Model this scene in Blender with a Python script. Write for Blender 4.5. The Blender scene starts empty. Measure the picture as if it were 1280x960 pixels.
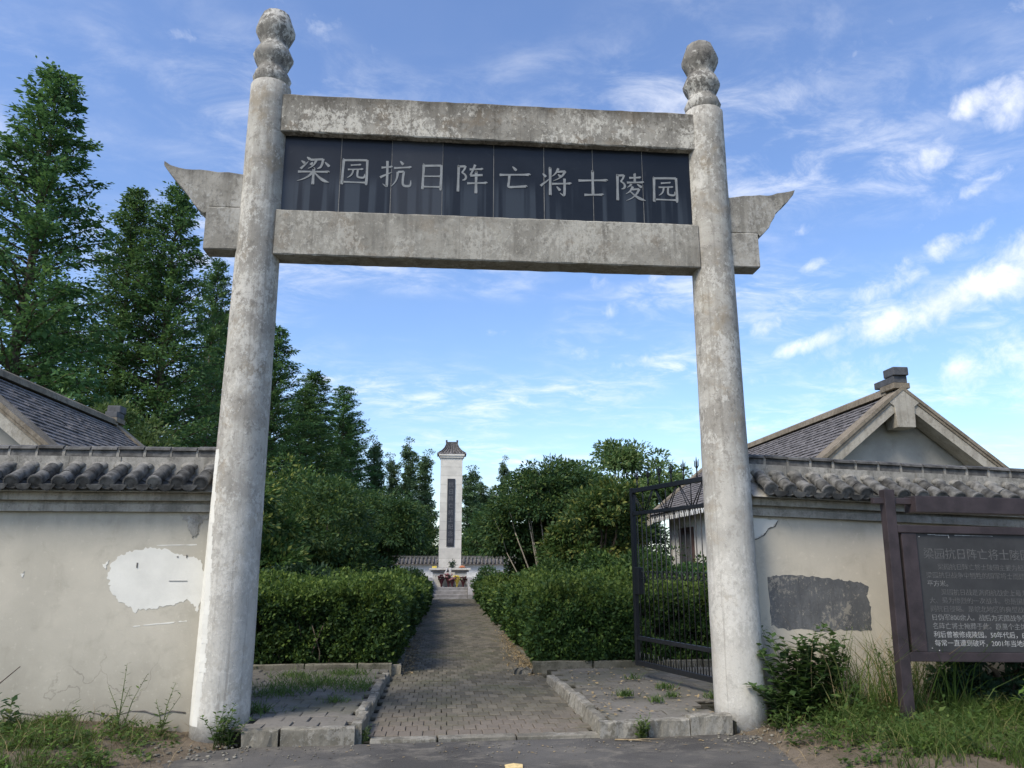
import bpy, bmesh, math, random
import numpy as np
from mathutils import Vector, Matrix
PI = math.pi
rad = math.radians
S = bpy.context.scene
C = S.collection
R = random.Random(11)
NP = np.random.default_rng(5)

# ------------------------------------------------------------------ camera
cam_d = bpy.data.cameras.new('camera')
cam = bpy.data.objects.new('camera', cam_d)
C.objects.link(cam)
cam.location = (0, 0, 1.6)
cam.rotation_euler = (rad(90 + 13.2), 0, -rad(4.81))
cam_d.sensor_width = 36
cam_d.lens = 27.0
cam_d.clip_start = 0.05
cam_d.clip_end = 3000
S.camera = cam

# ------------------------------------------------------------------ light and sky
SUN_EL, SUN_AZ = 47.0, -132.0        # azimuth clockwise from +Y
sun_dir = Vector((math.sin(rad(SUN_AZ)) * math.cos(rad(SUN_EL)), math.cos(rad(SUN_AZ)) * math.cos(rad(SUN_EL)), math.sin(rad(SUN_EL))))
sd = bpy.data.lights.new('sun', 'SUN')
sd.energy = 2.3
sd.angle = rad(20)
sd.color = (1.0, 0.91, 0.76)
sun = bpy.data.objects.new('sun', sd)
C.objects.link(sun)
sun.rotation_euler = (-sun_dir).to_track_quat('-Z', 'Y').to_euler()
S.view_settings.view_transform = 'Standard'
S.view_settings.look = 'None'
S.view_settings.exposure = 0.70
S.view_settings.gamma = 1.0
S.cycles.use_denoising = True
S.cycles.max_bounces = 6
S.cycles.diffuse_bounces = 3
S.cycles.glossy_bounces = 2
S.cycles.transmission_bounces = 3
S.cycles.transparent_max_bounces = 4
SKY_STRENGTH = 0.10


class NT:
    """small helper for building node trees"""
    def __init__(s, tree):
        s.t = tree
        tree.nodes.clear()

    def n(s, typ, **kw):
        nd = s.t.nodes.new(typ)
        for k, v in kw.items():
            if k.startswith('i_'):
                key = k[2:]
                key = int(key) if key.isdigit() else key.replace('_', ' ')
                nd.inputs[key].default_value = v
            else:
                setattr(nd, k, v)
        return nd

    def l(s, a, b):
        s.t.links.new(a, b)

    def val(s, sock, v):
        if hasattr(v, 'is_linked') or hasattr(v, 'node'):
            s.l(v, sock)
        else:
            sock.default_value = v

    def math(s, op, a, b=None, clamp=False):
        nd = s.n('ShaderNodeMath', operation=op, use_clamp=clamp)
        s.val(nd.inputs[0], a)
        if b is not None:
            s.val(nd.inputs[1], b)
        return nd.outputs[0]

    def vmath(s, op, a, b=None, out=0):
        nd = s.n('ShaderNodeVectorMath', operation=op)
        s.val(nd.inputs[0], a)
        if b is not None:
            s.val(nd.inputs[1], b)
        return nd.outputs[out]

    def mix(s, f, a, b, mode='MIX'):
        nd = s.n('ShaderNodeMix', data_type='RGBA', blend_type=mode)
        s.val(nd.inputs[0], f)
        for i, v in ((6, a), (7, b)):
            if isinstance(v, (tuple, list)):
                v = tuple(v) + ((1.0,) if len(v) == 3 else ())
            s.val(nd.inputs[i], v)
        return nd.outputs[2]

    def noise(s, vec, scale, detail=4, rough=0.55, dist=0.0):
        nd = s.n('ShaderNodeTexNoise')
        nd.inputs['Scale'].default_value = scale
        nd.inputs['Detail'].default_value = detail
        nd.inputs['Roughness'].default_value = rough
        nd.inputs['Distortion'].default_value = dist
        if vec is not None:
            s.l(vec, nd.inputs['Vector'])
        return nd.outputs['Fac']

    def ramp(s, f, lo, hi):
        nd = s.n('ShaderNodeMapRange', interpolation_type='SMOOTHSTEP')
        s.val(nd.inputs[0], f)
        nd.inputs[1].default_value = lo
        nd.inputs[2].default_value = hi
        return nd.outputs[0]

    def scaled(s, vec, sc):
        nd = s.n('ShaderNodeMapping')
        nd.inputs['Scale'].default_value = sc
        s.l(vec, nd.inputs['Vector'])
        return nd.outputs[0]


world = bpy.data.worlds.new('World')
S.world = world
world.use_nodes = True
w = NT(world.node_tree)
wout = w.n('ShaderNodeOutputWorld')
bg = w.n('ShaderNodeBackground')
bg.inputs['Strength'].default_value = SKY_STRENGTH
sky = w.n('ShaderNodeTexSky', sky_type='NISHITA')
sky.sun_disc = False
sky.sun_elevation = rad(SUN_EL)
sky.sun_rotation = rad(SUN_AZ)
sky.air_density = 1.0
sky.dust_density = 1.0
sky.ozone_density = 3.6
tc = w.n('ShaderNodeTexCoord')
dirv = tc.outputs['Generated']
sep = w.n('ShaderNodeSeparateXYZ')
w.l(dirv, sep.inputs[0])
# a thin cloud layer seen on a plane overhead
zc = w.math('MAXIMUM', sep.outputs[2], 0.03)
px = w.math('DIVIDE', sep.outputs[0], w.math('ADD', zc, 0.12))
py = w.math('DIVIDE', sep.outputs[1], w.math('ADD', zc, 0.12))
cmb = w.n('ShaderNodeCombineXYZ')
w.l(px, cmb.inputs[0])
w.l(py, cmb.inputs[1])
plane = cmb.outputs[0]
mp = w.n('ShaderNodeMapping')
mp.inputs['Rotation'].default_value = (0, 0, rad(-35))
mp.inputs['Scale'].default_value = (1.2, 1.7, 1.0)
w.l(plane, mp.inputs['Vector'])
n_big = w.noise(mp.outputs[0], 1.1, 3, 0.5, 0.3)
n_fine = w.noise(mp.outputs[0], 4.6, 9, 0.66, 0.45)
wisp = w.math('MULTIPLY', w.ramp(n_big, 0.34, 0.66), w.ramp(n_fine, 0.38, 0.80))
wisp = w.math('ADD', w.math('MULTIPLY', wisp, 0.60), 0.03)
n_cl = w.noise(dirv, 26.0, 8, 0.62, 0.3)
n_cl2 = w.noise(dirv, 7.0, 4, 0.55, 0.4)
# banks of cloud: azimuth, elevation, half-length, half-height, tilt (degrees), weight
BANKS = [(36.2, 26.3, 1.6, 0.85, 24, 1.0), (38.6, 28.5, 1.7, 0.75, 28, 0.95), (41.2, 27.9, 1.5, 1.1, 28, 1.0),
         (37.5, 17.2, 7.2, 1.0, 15, 1.15), (27.0, 15.1, 3.0, 0.5, 15, 1.0), (43, 19.3, 5, 1.5, 17, 1.0),
         (35.6, 20.0, 3.2, 0.75, 22, 0.8), (30.9, 18.1, 2.0, 0.7, 12, 0.75), (23.6, 16.4, 1.2, 0.6, 25, 0.8),
         (27.6, 20.4, 0.9, 0.4, 12, 0.8), (26.6, 22.9, 0.9, 0.5, 20, 0.5), (37.6, 23.2, 2.6, 0.5, 24, 0.6),
         (30.5, 13.2, 3.2, 0.9, 5, 0.55), (38.0, 12.2, 3.5, 1.7, 8, 0.75), (24, 13.0, 2.0, 0.5, 3, 0.5),
         (15.6, 19.9, 2.6, 0.8, 10, 0.35), (11.2, 20.3, 1.0, 0.8, 40, 0.55), (14.6, 14.6, 2.2, 0.5, 4, 0.5), (16.2, 20.9, 1.2, .7, 30, .6), (12.5, 18.6, 1.0, .6, 20, .4), (8.5, 17.2, 1.6, .6, 10, .35), (10.0, 15.5, 2.4, .5, -6, .35),
         (-9.5, 34.0, 2.2, 0.7, 10, 0.45), (-20.8, 34.8, 1.6, 0.5, 12, 0.4), (2.5, 16.8, 2.4, 0.4, 8, 0.25),
         (-12, 37.5, 4.5, 1.0, -25, 0.3), (31, 33, 6, 1.2, 25, 0.3), (41, 32.5, 3, 0.7, 25, 0.35),
         (60, 22, 9, 2.5, 15, 0.8), (75, 30, 8, 2.5, 20, 0.7), (-60, 25, 8, 2, 10, 0.4), (120, 28, 12, 3, 12, 0.6),
         (-110, 24, 10, 3, 10, 0.6), (170, 22, 12, 3, 5, 0.7)]
total = None
for az, el, sa, sb, tilt, wt in BANKS:
    a, e, t = rad(az), rad(el), rad(tilt)
    c = Vector((math.sin(a) * math.cos(e), math.cos(a) * math.cos(e), math.sin(e)))
    ex = Vector((math.cos(a), -math.sin(a), 0))
    ey = ex.cross(c) * -1
    ey = c.cross(ex)
    if ey.z < 0:
        ey = -ey
    ax = (ex * math.cos(t) + ey * math.sin(t)) / math.sin(rad(sa))
    ay = (-ex * math.sin(t) + ey * math.cos(t)) / math.sin(rad(sb))
    d = w.vmath('SUBTRACT', dirv, tuple(c))
    u = w.vmath('DOT_PRODUCT', d, tuple(ax), out=1)
    v = w.vmath('DOT_PRODUCT', d, tuple(ay), out=1)
    r2 = w.math('ADD', w.math('MULTIPLY', u, u), w.math('MULTIPLY', v, v))
    g = w.math('MULTIPLY', w.math('POWER', 2.718, w.math('MULTIPLY', r2, -0.55)), wt)
    total = g if total is None else w.math('MAXIMUM', total, g)
edge = w.math('ADD', w.math('MULTIPLY', n_cl, 1.5), w.math('MULTIPLY', n_cl2, 0.5))
bank = w.ramp(w.math('ADD', w.math('MULTIPLY', total, 0.62), edge), 1.10, 1.98)
bank = w.math('MULTIPLY', bank, w.math('MINIMUM', w.math('MULTIPLY', total, 2.2), 0.9))
cover = w.math('MAXIMUM', bank, wisp, clamp=True)
hs = w.n('ShaderNodeHueSaturation')
hs.inputs['Saturation'].default_value = 1.10
hs.inputs['Value'].default_value = 1.5
hs.inputs['Hue'].default_value = 0.506
w.l(sky.outputs[0], hs.inputs['Color'])
cl_col = w.mix(w.ramp(w.noise(dirv, 15.0, 5, 0.6), 0.35, 0.65), (7.0, 7.2, 7.7), (8.4, 8.35, 8.3))
skyc = w.mix(cover, hs.outputs[0], cl_col)
w.l(skyc, bg.inputs['Color'])
w.l(bg.outputs[0], wout.inputs[0])


# ------------------------------------------------------------------ materials
def mat_new(name):
    m = bpy.data.materials.new(name)
    m.use_nodes = True
    t = NT(m.node_tree)
    out = t.n('ShaderNodeOutputMaterial')
    b = t.n('ShaderNodeBsdfPrincipled')
    t.l(b.outputs[0], out.inputs[0])
    return m, t, b, out


def bump(t, b, h, strength=0.3, dist=0.01):
    nd = t.n('ShaderNodeBump')
    nd.inputs['Strength'].default_value = strength
    nd.inputs['Distance'].default_value = dist
    t.l(h, nd.inputs['Height'])
    t.l(nd.outputs[0], b.inputs['Normal'])


def mat_simple(name, col, rough=0.7, var=0.25, scale=8, bscale=60, bstr=0.15, metal=0.0, spec=0.4, objvar=0.0):
    m, t, b, _ = mat_new(name)
    pos = t.n('ShaderNodeNewGeometry').outputs['Position']
    n1 = t.noise(pos, scale, 6, 0.6)
    dark = tuple(c * (1 - var) for c in col)
    lite = tuple(min(1, c * (1 + var)) for c in col)
    c = t.mix(t.ramp(n1, 0.3, 0.7), dark, lite)
    if objvar:
        oi = t.n('ShaderNodeObjectInfo').outputs['Random']
        k = t.math('ADD', t.math('MULTIPLY', oi, 2 * objvar), 1 - objvar)
        cc = t.n('ShaderNodeCombineColor')
        for i in range(3):
            t.l(k, cc.inputs[i])
        c = t.mix(1.0, c, cc.outputs[0], 'MULTIPLY')
    t.l(c, b.inputs['Base Color'])
    b.inputs['Roughness'].default_value = rough
    b.inputs['Metallic'].default_value = metal
    b.inputs['Specular IOR Level'].default_value = spec
    n2 = t.noise(pos, bscale, 5, 0.6)
    bump(t, b, n2, bstr)
    return m


def mat_concrete(name, light, dark, stain, pale, pale_amt=0.5, stain_amt=0.5, ztop=None, zlow=None, warm=None):
    """weathered cement: clouds of tone, vertical runs, lichen specks, pale lime patches"""
    m, t, b, _ = mat_new(name)
    g = t.n('ShaderNodeNewGeometry')
    pos = g.outputs['Position']
    sp = t.n('ShaderNodeSeparateXYZ')
    t.l(pos, sp.inputs[0])
    c = t.mix(t.ramp(t.noise(pos, 1.9, 8, 0.68, 0.5), 0.40, 0.60), dark, light)
    streak = t.noise(t.scaled(pos, (9, 9, 0.7)), 1.0, 6, 0.62)
    c = t.mix(t.math('MULTIPLY', t.ramp(streak, 0.48, 0.72), 0.6), c, tuple(x * 0.62 for x in dark))
    blot = t.noise(t.scaled(pos, (1, 1, 0.75)), 11.0, 10, 0.79, 0.2)
    c = t.mix(t.math('MULTIPLY', t.ramp(blot, 0.52, 0.60), stain_amt), c, stain)
    if warm:
        c = t.mix(t.math('MULTIPLY', t.ramp(t.noise(pos, 3.1, 7, 0.65, 0.3), 0.52, 0.66), 0.55), c, warm)
    lime = t.noise(t.scaled(pos, (1, 1, 0.75)), 19.0, 10, 0.8, 0.15)
    area = t.ramp(t.noise(pos, 1.6, 5, 0.62), 0.42, 0.66)
    c = t.mix(t.math('MULTIPLY', t.ramp(t.math('ADD', lime, t.math('MULTIPLY', area, 0.13)), 0.56, 0.63), pale_amt), c, pale)
    speck = t.noise(pos, 38, 5, 0.7)
    c = t.mix(t.math('MULTIPLY', t.ramp(speck, 0.56, 0.7), 0.45), c, tuple(x * 0.8 for x in stain))
    if ztop is not None:     # soot and algae running down from the exposed top edge
        z = t.math('ADD', sp.outputs[2], t.math('MULTIPLY', t.noise(t.scaled(pos, (5, 5, 1.5)), 1.0, 6, 0.65), 0.5))
        f = t.ramp(z, ztop + 0.02, ztop + 0.30)
        c = t.mix(t.math('MULTIPLY', f, 0.72), c, tuple(x * 0.75 for x in stain))
    if zlow is not None:
        z = t.math('ADD', sp.outputs[2], t.math('MULTIPLY', t.noise(pos, 3.0, 6, 0.6), -1.6))
        f = t.math('SUBTRACT', 1.0, t.ramp(z, zlow - 2.4, zlow))
        c = t.mix(t.math('MULTIPLY', f, 0.4), c, pale)
    drip = t.noise(t.scaled(pos, (16, 16, 0.35)), 1.0, 5, 0.6)
    c = t.mix(t.math('MULTIPLY', t.ramp(drip, 0.55, 0.68), 0.35), c, tuple(x * 1.1 for x in stain))
    t.l(c, b.inputs['Base Color'])
    b.inputs['Roughness'].default_value = 0.92
    b.inputs['Specular IOR Level'].default_value = 0.2
    h = t.math('ADD', t.math('MULTIPLY', t.noise(pos, 55, 6, 0.65), 0.5), t.math('MULTIPLY', lime, 1.0))
    h = t.math('ADD', h, t.math('MULTIPLY', blot, 0.7))
    bump(t, b, h, 0.55, 0.012)
    return m


def mat_plaster(name, col, col2, stain, zfoot=0.9, ztop=2.12):
    m, t, b, _ = mat_new(name)
    pos = t.n('ShaderNodeNewGeometry').outputs['Position']
    sp = t.n('ShaderNodeSeparateXYZ')
    t.l(pos, sp.inputs[0])
    c = t.mix(t.ramp(t.noise(pos, 0.9, 6, 0.6, 0.4), 0.35, 0.65), col2, col)
    c = t.mix(t.math('MULTIPLY', t.ramp(t.noise(pos, 4.0, 7, 0.65, 0.5), 0.5, 0.72), 0.35), c, stain)
    c = t.mix(t.math('MULTIPLY', t.ramp(t.noise(t.scaled(pos, (6, 6, 0.6)), 1.0, 5, 0.6), 0.52, 0.75), 0.28), c, stain)
    z1 = t.math('ADD', sp.outputs[2], t.math('MULTIPLY', t.noise(t.scaled(pos, (2.5, 2.5, 2)), 1.0, 6, 0.65), -0.9))
    f1 = t.math('SUBTRACT', 1.0, t.ramp(z1, zfoot - 1.3, zfoot - 0.35))
    c = t.mix(t.math('MULTIPLY', f1, 0.6), c, tuple(x * 0.85 for x in stain))
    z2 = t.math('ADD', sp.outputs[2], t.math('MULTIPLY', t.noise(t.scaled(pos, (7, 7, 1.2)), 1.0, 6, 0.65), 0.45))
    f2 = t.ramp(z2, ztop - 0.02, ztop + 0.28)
    c = t.mix(t.math('MULTIPLY', f2, 0.28), c, tuple(x * 0.7 for x in stain))  # plaster gets darker towards the top of the wall
    vor = t.n('ShaderNodeTexVoronoi', feature='DISTANCE_TO_EDGE')
    vor.inputs['Scale'].default_value = 0.9
    wob = t.n('ShaderNodeTexNoise')
    wob.inputs['Scale'].default_value = 2.2
    wob.inputs['Detail'].default_value = 7
    t.l(pos, wob.inputs['Vector'])
    t.l(t.vmath('ADD', pos, t.vmath('MULTIPLY', wob.outputs['Color'], (0.8, 0.8, 0.8))), vor.inputs['Vector'])
    hair = t.math('MULTIPLY', t.math('SUBTRACT', 1.0, t.ramp(vor.outputs[0], 0.002, 0.007)), t.ramp(t.noise(pos, 0.8, 3), 0.5, 0.6))
    c = t.mix(t.math('MULTIPLY', hair, 0.45), c, tuple(x * 0.5 for x in stain))
    c = t.mix(t.math('MULTIPLY', t.ramp(t.noise(pos, 17, 8, 0.72), 0.56, 0.70), 0.4), c, tuple(min(1, x * 1.2) for x in col))
    t.l(c, b.inputs['Base Color'])
    b.inputs['Roughness'].default_value = 0.9
    b.inputs['Specular IOR Level'].default_value = 0.2
    h = t.math('ADD', t.math('MULTIPLY', t.noise(pos, 70, 5, 0.6), 0.4), t.noise(pos, 5, 6, 0.6))
    bump(t, b, h, 0.3, 0.012)
    return m


def mat_leaf(name, a, bcol, tip=None, transl=0.28, clump=0.9, rough=0.6):
    m, t, b, out = mat_new(name)
    g = t.n('ShaderNodeNewGeometry')
    pos = g.outputs['Position']
    rnd = g.outputs['Random Per Island']
    f = t.math('ADD', t.math('MULTIPLY', rnd, 0.55), t.math('MULTIPLY', t.ramp(t.noise(pos, clump, 4, 0.6), 0.35, 0.65), 0.45))
    c = t.mix(f, a, bcol)
    if tip:
        k = t.ramp(t.math('ADD', rnd, t.math('MULTIPLY', t.noise(pos, clump * 2.5, 3, 0.5), 0.9)), 1.12, 1.4)
        c = t.mix(k, c, tip)
    oi = t.n('ShaderNodeObjectInfo').outputs['Random']
    hs = t.n('ShaderNodeHueSaturation')
    t.l(c, hs.inputs['Color'])
    t.l(t.math('ADD', t.math('MULTIPLY', oi, 0.3), 0.86), hs.inputs['Value'])
    t.l(t.math('ADD', t.math('MULTIPLY', oi, 0.016), 0.492), hs.inputs['Hue'])
    c = hs.outputs[0]
    t.l(c, b.inputs['Base Color'])
    b.inputs['Roughness'].default_value = rough
    b.inputs['Specular IOR Level'].default_value = 0.22
    tr = t.n('ShaderNodeBsdfTranslucent')
    t.l(t.mix(0.4, c, (0.10, 0.16, 0.02), 'ADD'), tr.inputs['Color'])
    mx = t.n('ShaderNodeMixShader')
    mx.inputs[0].default_value = transl
    t.l(b.outputs[0], mx.inputs[1])
    t.l(tr.outputs[0], mx.inputs[2])
    t.l(mx.outputs[0], out.inputs[0])
    return m


M = {}
M['pillar'] = mat_concrete('pillar_cement', (0.43, 0.41, 0.36), (0.30, 0.282, 0.245), (0.155, 0.142, 0.12), (0.61, 0.59, 0.53), 0.6, 0.55, zlow=2.6, warm=(0.27, 0.22, 0.15))
M['beam'] = mat_concrete('beam_cement', (0.32, 0.30, 0.255), (0.205, 0.19, 0.16), (0.085, 0.075, 0.06), (0.60, 0.57, 0.49), 0.75, 0.62, ztop=6.85, warm=(0.20, 0.155, 0.105))
M['lower_beam'] = mat_concrete('lower_beam_cement', (0.335, 0.317, 0.27), (0.24, 0.225, 0.19), (0.13, 0.12, 0.10), (0.50, 0.475, 0.41), 0.5, 0.5, warm=(0.22, 0.185, 0.14))
M['finial'] = mat_concrete('finial_cement', (0.30, 0.285, 0.25), (0.17, 0.16, 0.14), (0.075, 0.07, 0.065), (0.58, 0.56, 0.50), 0.75, 0.8)
M['wing'] = mat_concrete('wing_cement', (0.35, 0.33, 0.285), (0.245, 0.23, 0.195), (0.10, 0.092, 0.08), (0.44, 0.43, 0.39), 0.5, 0.5, ztop=5.92)
M['kerb'] = mat_concrete('kerb_cement', (0.25, 0.23, 0.185), (0.15, 0.138, 0.11), (0.10, 0.095, 0.075), (0.42, 0.40, 0.35), 0.4, 0.5)
M['old_kerb'] = mat_concrete('mossy_kerb_cement', (0.17, 0.16, 0.125), (0.10, 0.095, 0.07), (0.05, 0.05, 0.035), (0.24, 0.225, 0.18), 0.3, 0.6)
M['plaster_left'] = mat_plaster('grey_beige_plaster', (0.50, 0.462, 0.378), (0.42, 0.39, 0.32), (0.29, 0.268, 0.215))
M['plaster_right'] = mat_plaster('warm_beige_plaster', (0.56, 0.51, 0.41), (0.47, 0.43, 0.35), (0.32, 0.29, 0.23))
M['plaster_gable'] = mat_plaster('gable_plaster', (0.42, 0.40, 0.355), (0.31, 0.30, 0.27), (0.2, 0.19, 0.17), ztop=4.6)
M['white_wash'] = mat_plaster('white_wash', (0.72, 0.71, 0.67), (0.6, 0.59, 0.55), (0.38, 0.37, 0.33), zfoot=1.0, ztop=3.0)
M['fresh_plaster'] = mat_simple('fresh_plaster', (0.66, 0.645, 0.58), 0.9, 0.07, 3, 60, 0.2)
M['mud_crack'] = mat_simple('dark_crack', (0.12, 0.11, 0.10), 0.95, 0.3, 20)  # dark colour of the wall cracks
M['black_paint'] = mat_concrete('faded_black_paint', (0.145, 0.148, 0.148), (0.105, 0.108, 0.11), (0.08, 0.081, 0.082), (0.36, 0.33, 0.27), 0.6, 0.4)
M['cornice'] = mat_concrete('cornice_cement', (0.36, 0.335, 0.285), (0.25, 0.235, 0.2), (0.12, 0.11, 0.095), (0.45, 0.43, 0.38), 0.3, 0.4)
M['mortar'] = mat_concrete('lime_mortar', (0.40, 0.385, 0.345), (0.27, 0.26, 0.23), (0.14, 0.13, 0.115), (0.5, 0.48, 0.44), 0.4, 0.5)
M['ridge_mortar'] = mat_concrete('ridge_mortar', (0.30, 0.285, 0.25), (0.21, 0.20, 0.175), (0.11, 0.105, 0.09), (0.40, 0.38, 0.335), 0.45, 0.6)
M['fillet'] = mat_concrete('grey_mortar', (0.24, 0.23, 0.205), (0.17, 0.163, 0.147), (0.10, 0.095, 0.085), (0.34, 0.325, 0.29), 0.4, 0.5)
M['tile'] = mat_simple('grey_clay_tile', (0.10, 0.098, 0.091), 0.85, 0.6, 11, 70, 0.4, objvar=0.42, spec=0.25)
M['pan_tile'] = mat_simple('dark_pan_tile', (0.058, 0.058, 0.055), 0.85, 0.5, 10, 70, 0.4, objvar=0.35, spec=0.25)  # darker tone for pan and drip tiles than for the barrels
M['tile_dark'] = mat_simple('dark_ridge_tile', (0.092, 0.09, 0.085), 0.8, 0.5, 10, 70, 0.4, objvar=0.35, spec=0.25)
M['roof_tile'] = mat_simple('roof_slate_tile', (0.15, 0.142, 0.142), 0.9, 0.5, 9, 70, 0.3, spec=0.2)
M['ridge_block'] = mat_simple('ridge_block_tile', (0.07, 0.073, 0.078), 0.75, 0.3, 9, 60, 0.3)
M['rake'] = mat_concrete('rake_cement', (0.40, 0.375, 0.315), (0.31, 0.285, 0.235), (0.17, 0.15, 0.12), (0.48, 0.455, 0.40), 0.3, 0.35)
M['rake_brown'] = mat_concrete('rake_brown_band', (0.23, 0.195, 0.145), (0.16, 0.135, 0.10), (0.12, 0.10, 0.08), (0.36, 0.32, 0.26), 0.3, 0.4)
M['white_paint'] = mat_simple('white_paint', (0.74, 0.74, 0.72), 0.7, 0.12, 5)
M['door_brown'] = mat_simple('dark_red_door', (0.06, 0.035, 0.032), 0.6, 0.3, 5)
M['iron'] = mat_simple('black_iron', (0.010, 0.011, 0.013), 0.5, 0.3, 30, 80, 0.1, spec=0.5)
M['sign_wood'] = mat_simple('purple_brown_wood', (0.036, 0.027, 0.029), 0.6, 0.3, 6, 50, 0.2)
M['sign_panel'] = mat_simple('slate_sign_panel', (0.036, 0.036, 0.036), 0.65, 0.2, 4, 90, 0.08)
M['text_bright'] = mat_simple('white_letter_paint', (0.33, 0.33, 0.32), 0.7, 0.3, 60)
M['text_faded'] = mat_simple('worn_letter_paint', (0.095, 0.095, 0.092), 0.7, 0.4, 45)
M['text_mid'] = mat_simple('part_worn_letter_paint', (0.17, 0.17, 0.165), 0.7, 0.5, 45)
M['carved'] = mat_simple('carved_letter_grey', (0.20, 0.212, 0.215), 0.8, 0.15, 12)
M['stone'] = mat_simple('pale_monument_stone', (0.66, 0.635, 0.57), 0.75, 0.10, 2.2, 30, 0.1, objvar=0.07)
M['step_stone'] = mat_simple('grey_step_stone', (0.27, 0.26, 0.25), 0.85, 0.25, 4)
M['plaque_dark'] = mat_simple('dark_plaque', (0.035, 0.037, 0.045), 0.4, 0.2, 4)
M['plaque_text'] = mat_simple('faint_plaque_text', (0.13, 0.13, 0.14), 0.6, 0.2, 10)
M['yellow'] = mat_simple('yellow_wrap', (0.75, 0.58, 0.10), 0.6, 0.1, 10)
M['white_cloth'] = mat_simple('white_ribbon', (0.75, 0.73, 0.7), 0.8, 0.1, 10)
M['red'] = mat_simple('dark_red_petals', (0.09, 0.022, 0.03), 0.7, 0.4, 20)
M['pink'] = mat_simple('pink_petals', (0.3, 0.13, 0.14), 0.7, 0.3, 20)
M['orange'] = mat_simple('orange_offering', (0.55, 0.22, 0.10), 0.7, 0.2, 20)
M['bark'] = mat_simple('brown_bark', (0.10, 0.078, 0.058), 0.95, 0.35, 12, 40, 0.6)
M['pale_bark'] = mat_simple('pale_bark', (0.23, 0.205, 0.16), 0.9, 0.3, 10, 40, 0.4)
M['stem'] = mat_simple('green_stem', (0.10, 0.13, 0.045), 0.7, 0.3, 10)
M['dry_stem'] = mat_simple('dry_stem', (0.25, 0.19, 0.11), 0.8, 0.3, 10)
M['conifer'] = mat_leaf('conifer_leaf', (0.044, 0.104, 0.044), (0.091, 0.180, 0.062), (0.140, 0.238, 0.074), 0.3, 0.5)
M['poplar'] = mat_leaf('poplar_leaf', (0.069, 0.122, 0.062), (0.114, 0.179, 0.083), None, 0.25, 0.7)
M['hedge'] = mat_leaf('hedge_leaf', (0.022, 0.054, 0.018), (0.050, 0.101, 0.026), (0.102, 0.164, 0.033), 0.25, 1.6)
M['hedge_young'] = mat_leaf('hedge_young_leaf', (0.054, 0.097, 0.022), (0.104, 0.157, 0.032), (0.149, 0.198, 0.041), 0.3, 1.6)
M['shrub'] = mat_leaf('shrub_leaf', (0.028, 0.066, 0.027), (0.056, 0.113, 0.037), (0.112, 0.158, 0.039), 0.25, 1.2)
M['osmanthus'] = mat_leaf('osmanthus_leaf', (0.033, 0.068, 0.022), (0.071, 0.126, 0.031), (0.194, 0.207, 0.051), 0.25, 0.9)
M['light_tree'] = mat_leaf('light_tree_leaf', (0.057, 0.105, 0.035), (0.109, 0.165, 0.055), (0.180, 0.225, 0.085), 0.3, 0.9)
M['weed'] = mat_leaf('weed_leaf', (0.040, 0.081, 0.021), (0.080, 0.136, 0.034), (0.120, 0.170, 0.043), 0.35, 2.0)
M['mulberry'] = mat_leaf('mulberry_leaf', (0.035, 0.075, 0.026), (0.07, 0.12, 0.038), None, 0.3, 2.0)
M['bright_weed'] = mat_leaf('bright_weed_leaf', (0.075, 0.136, 0.028), (0.128, 0.200, 0.040), None, 0.35, 2.0)
M['grass'] = mat_leaf('grass_blade', (0.043, 0.081, 0.017), (0.089, 0.136, 0.030), (0.170, 0.170, 0.060), 0.35, 1.5)
M['dark_leaf'] = mat_leaf('dark_bush_leaf', (0.015, 0.043, 0.024), (0.036, 0.072, 0.036), None, 0.2, 1.5)
M['straw'] = mat_simple('dry_straw', (0.28, 0.21, 0.11), 0.9, 0.4, 12)
M['shade_core'] = mat_simple('hedge_shade', (0.022, 0.024, 0.014), 0.95, 0.4, 12)  # dark fill added inside the hedges, its colour stands in for inner shade
M['litter'] = mat_simple('yellow_scrap', (0.62, 0.47, 0.22), 0.8, 0.2, 30)


def mk_granite():
    m, t, b, _ = mat_new('black_granite')
    pos = t.n('ShaderNodeNewGeometry').outputs['Position']
    sp = t.n('ShaderNodeSeparateXYZ')
    t.l(pos, sp.inputs[0])
    c = t.mix(t.ramp(t.noise(pos, 2.0, 5, 0.6), 0.3, 0.7), (0.006, 0.0075, 0.010), (0.010, 0.0125, 0.0165))
    runs = t.noise(t.scaled(pos, (9, 1, 0.25)), 1.0, 2, 0.4)     # lime run-off below the letters
    below = t.math('SUBTRACT', 1.0, t.ramp(sp.outputs[2], 5.72, 5.98))
    c = t.mix(t.math('MULTIPLY', t.math('MULTIPLY', t.ramp(runs, 0.47, 0.56), below), 0.8), c, (0.038, 0.046, 0.055))
    smear = t.noise(pos, 5.0, 8, 0.7, 1.2)
    c = t.mix(t.math('MULTIPLY', t.ramp(smear, 0.58, 0.75), 0.5), c, (0.035, 0.038, 0.04))
    oi = t.n('ShaderNodeObjectInfo').outputs['Random']
    c = t.mix(t.math('MULTIPLY', t.ramp(oi, 0.8, 0.9), 0.35), c, (0.06, 0.062, 0.066))
    t.l(c, b.inputs['Base Color'])
    b.inputs['Roughness'].default_value = 0.3
    b.inputs['Specular IOR Level'].default_value = 0.3
    return m


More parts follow.
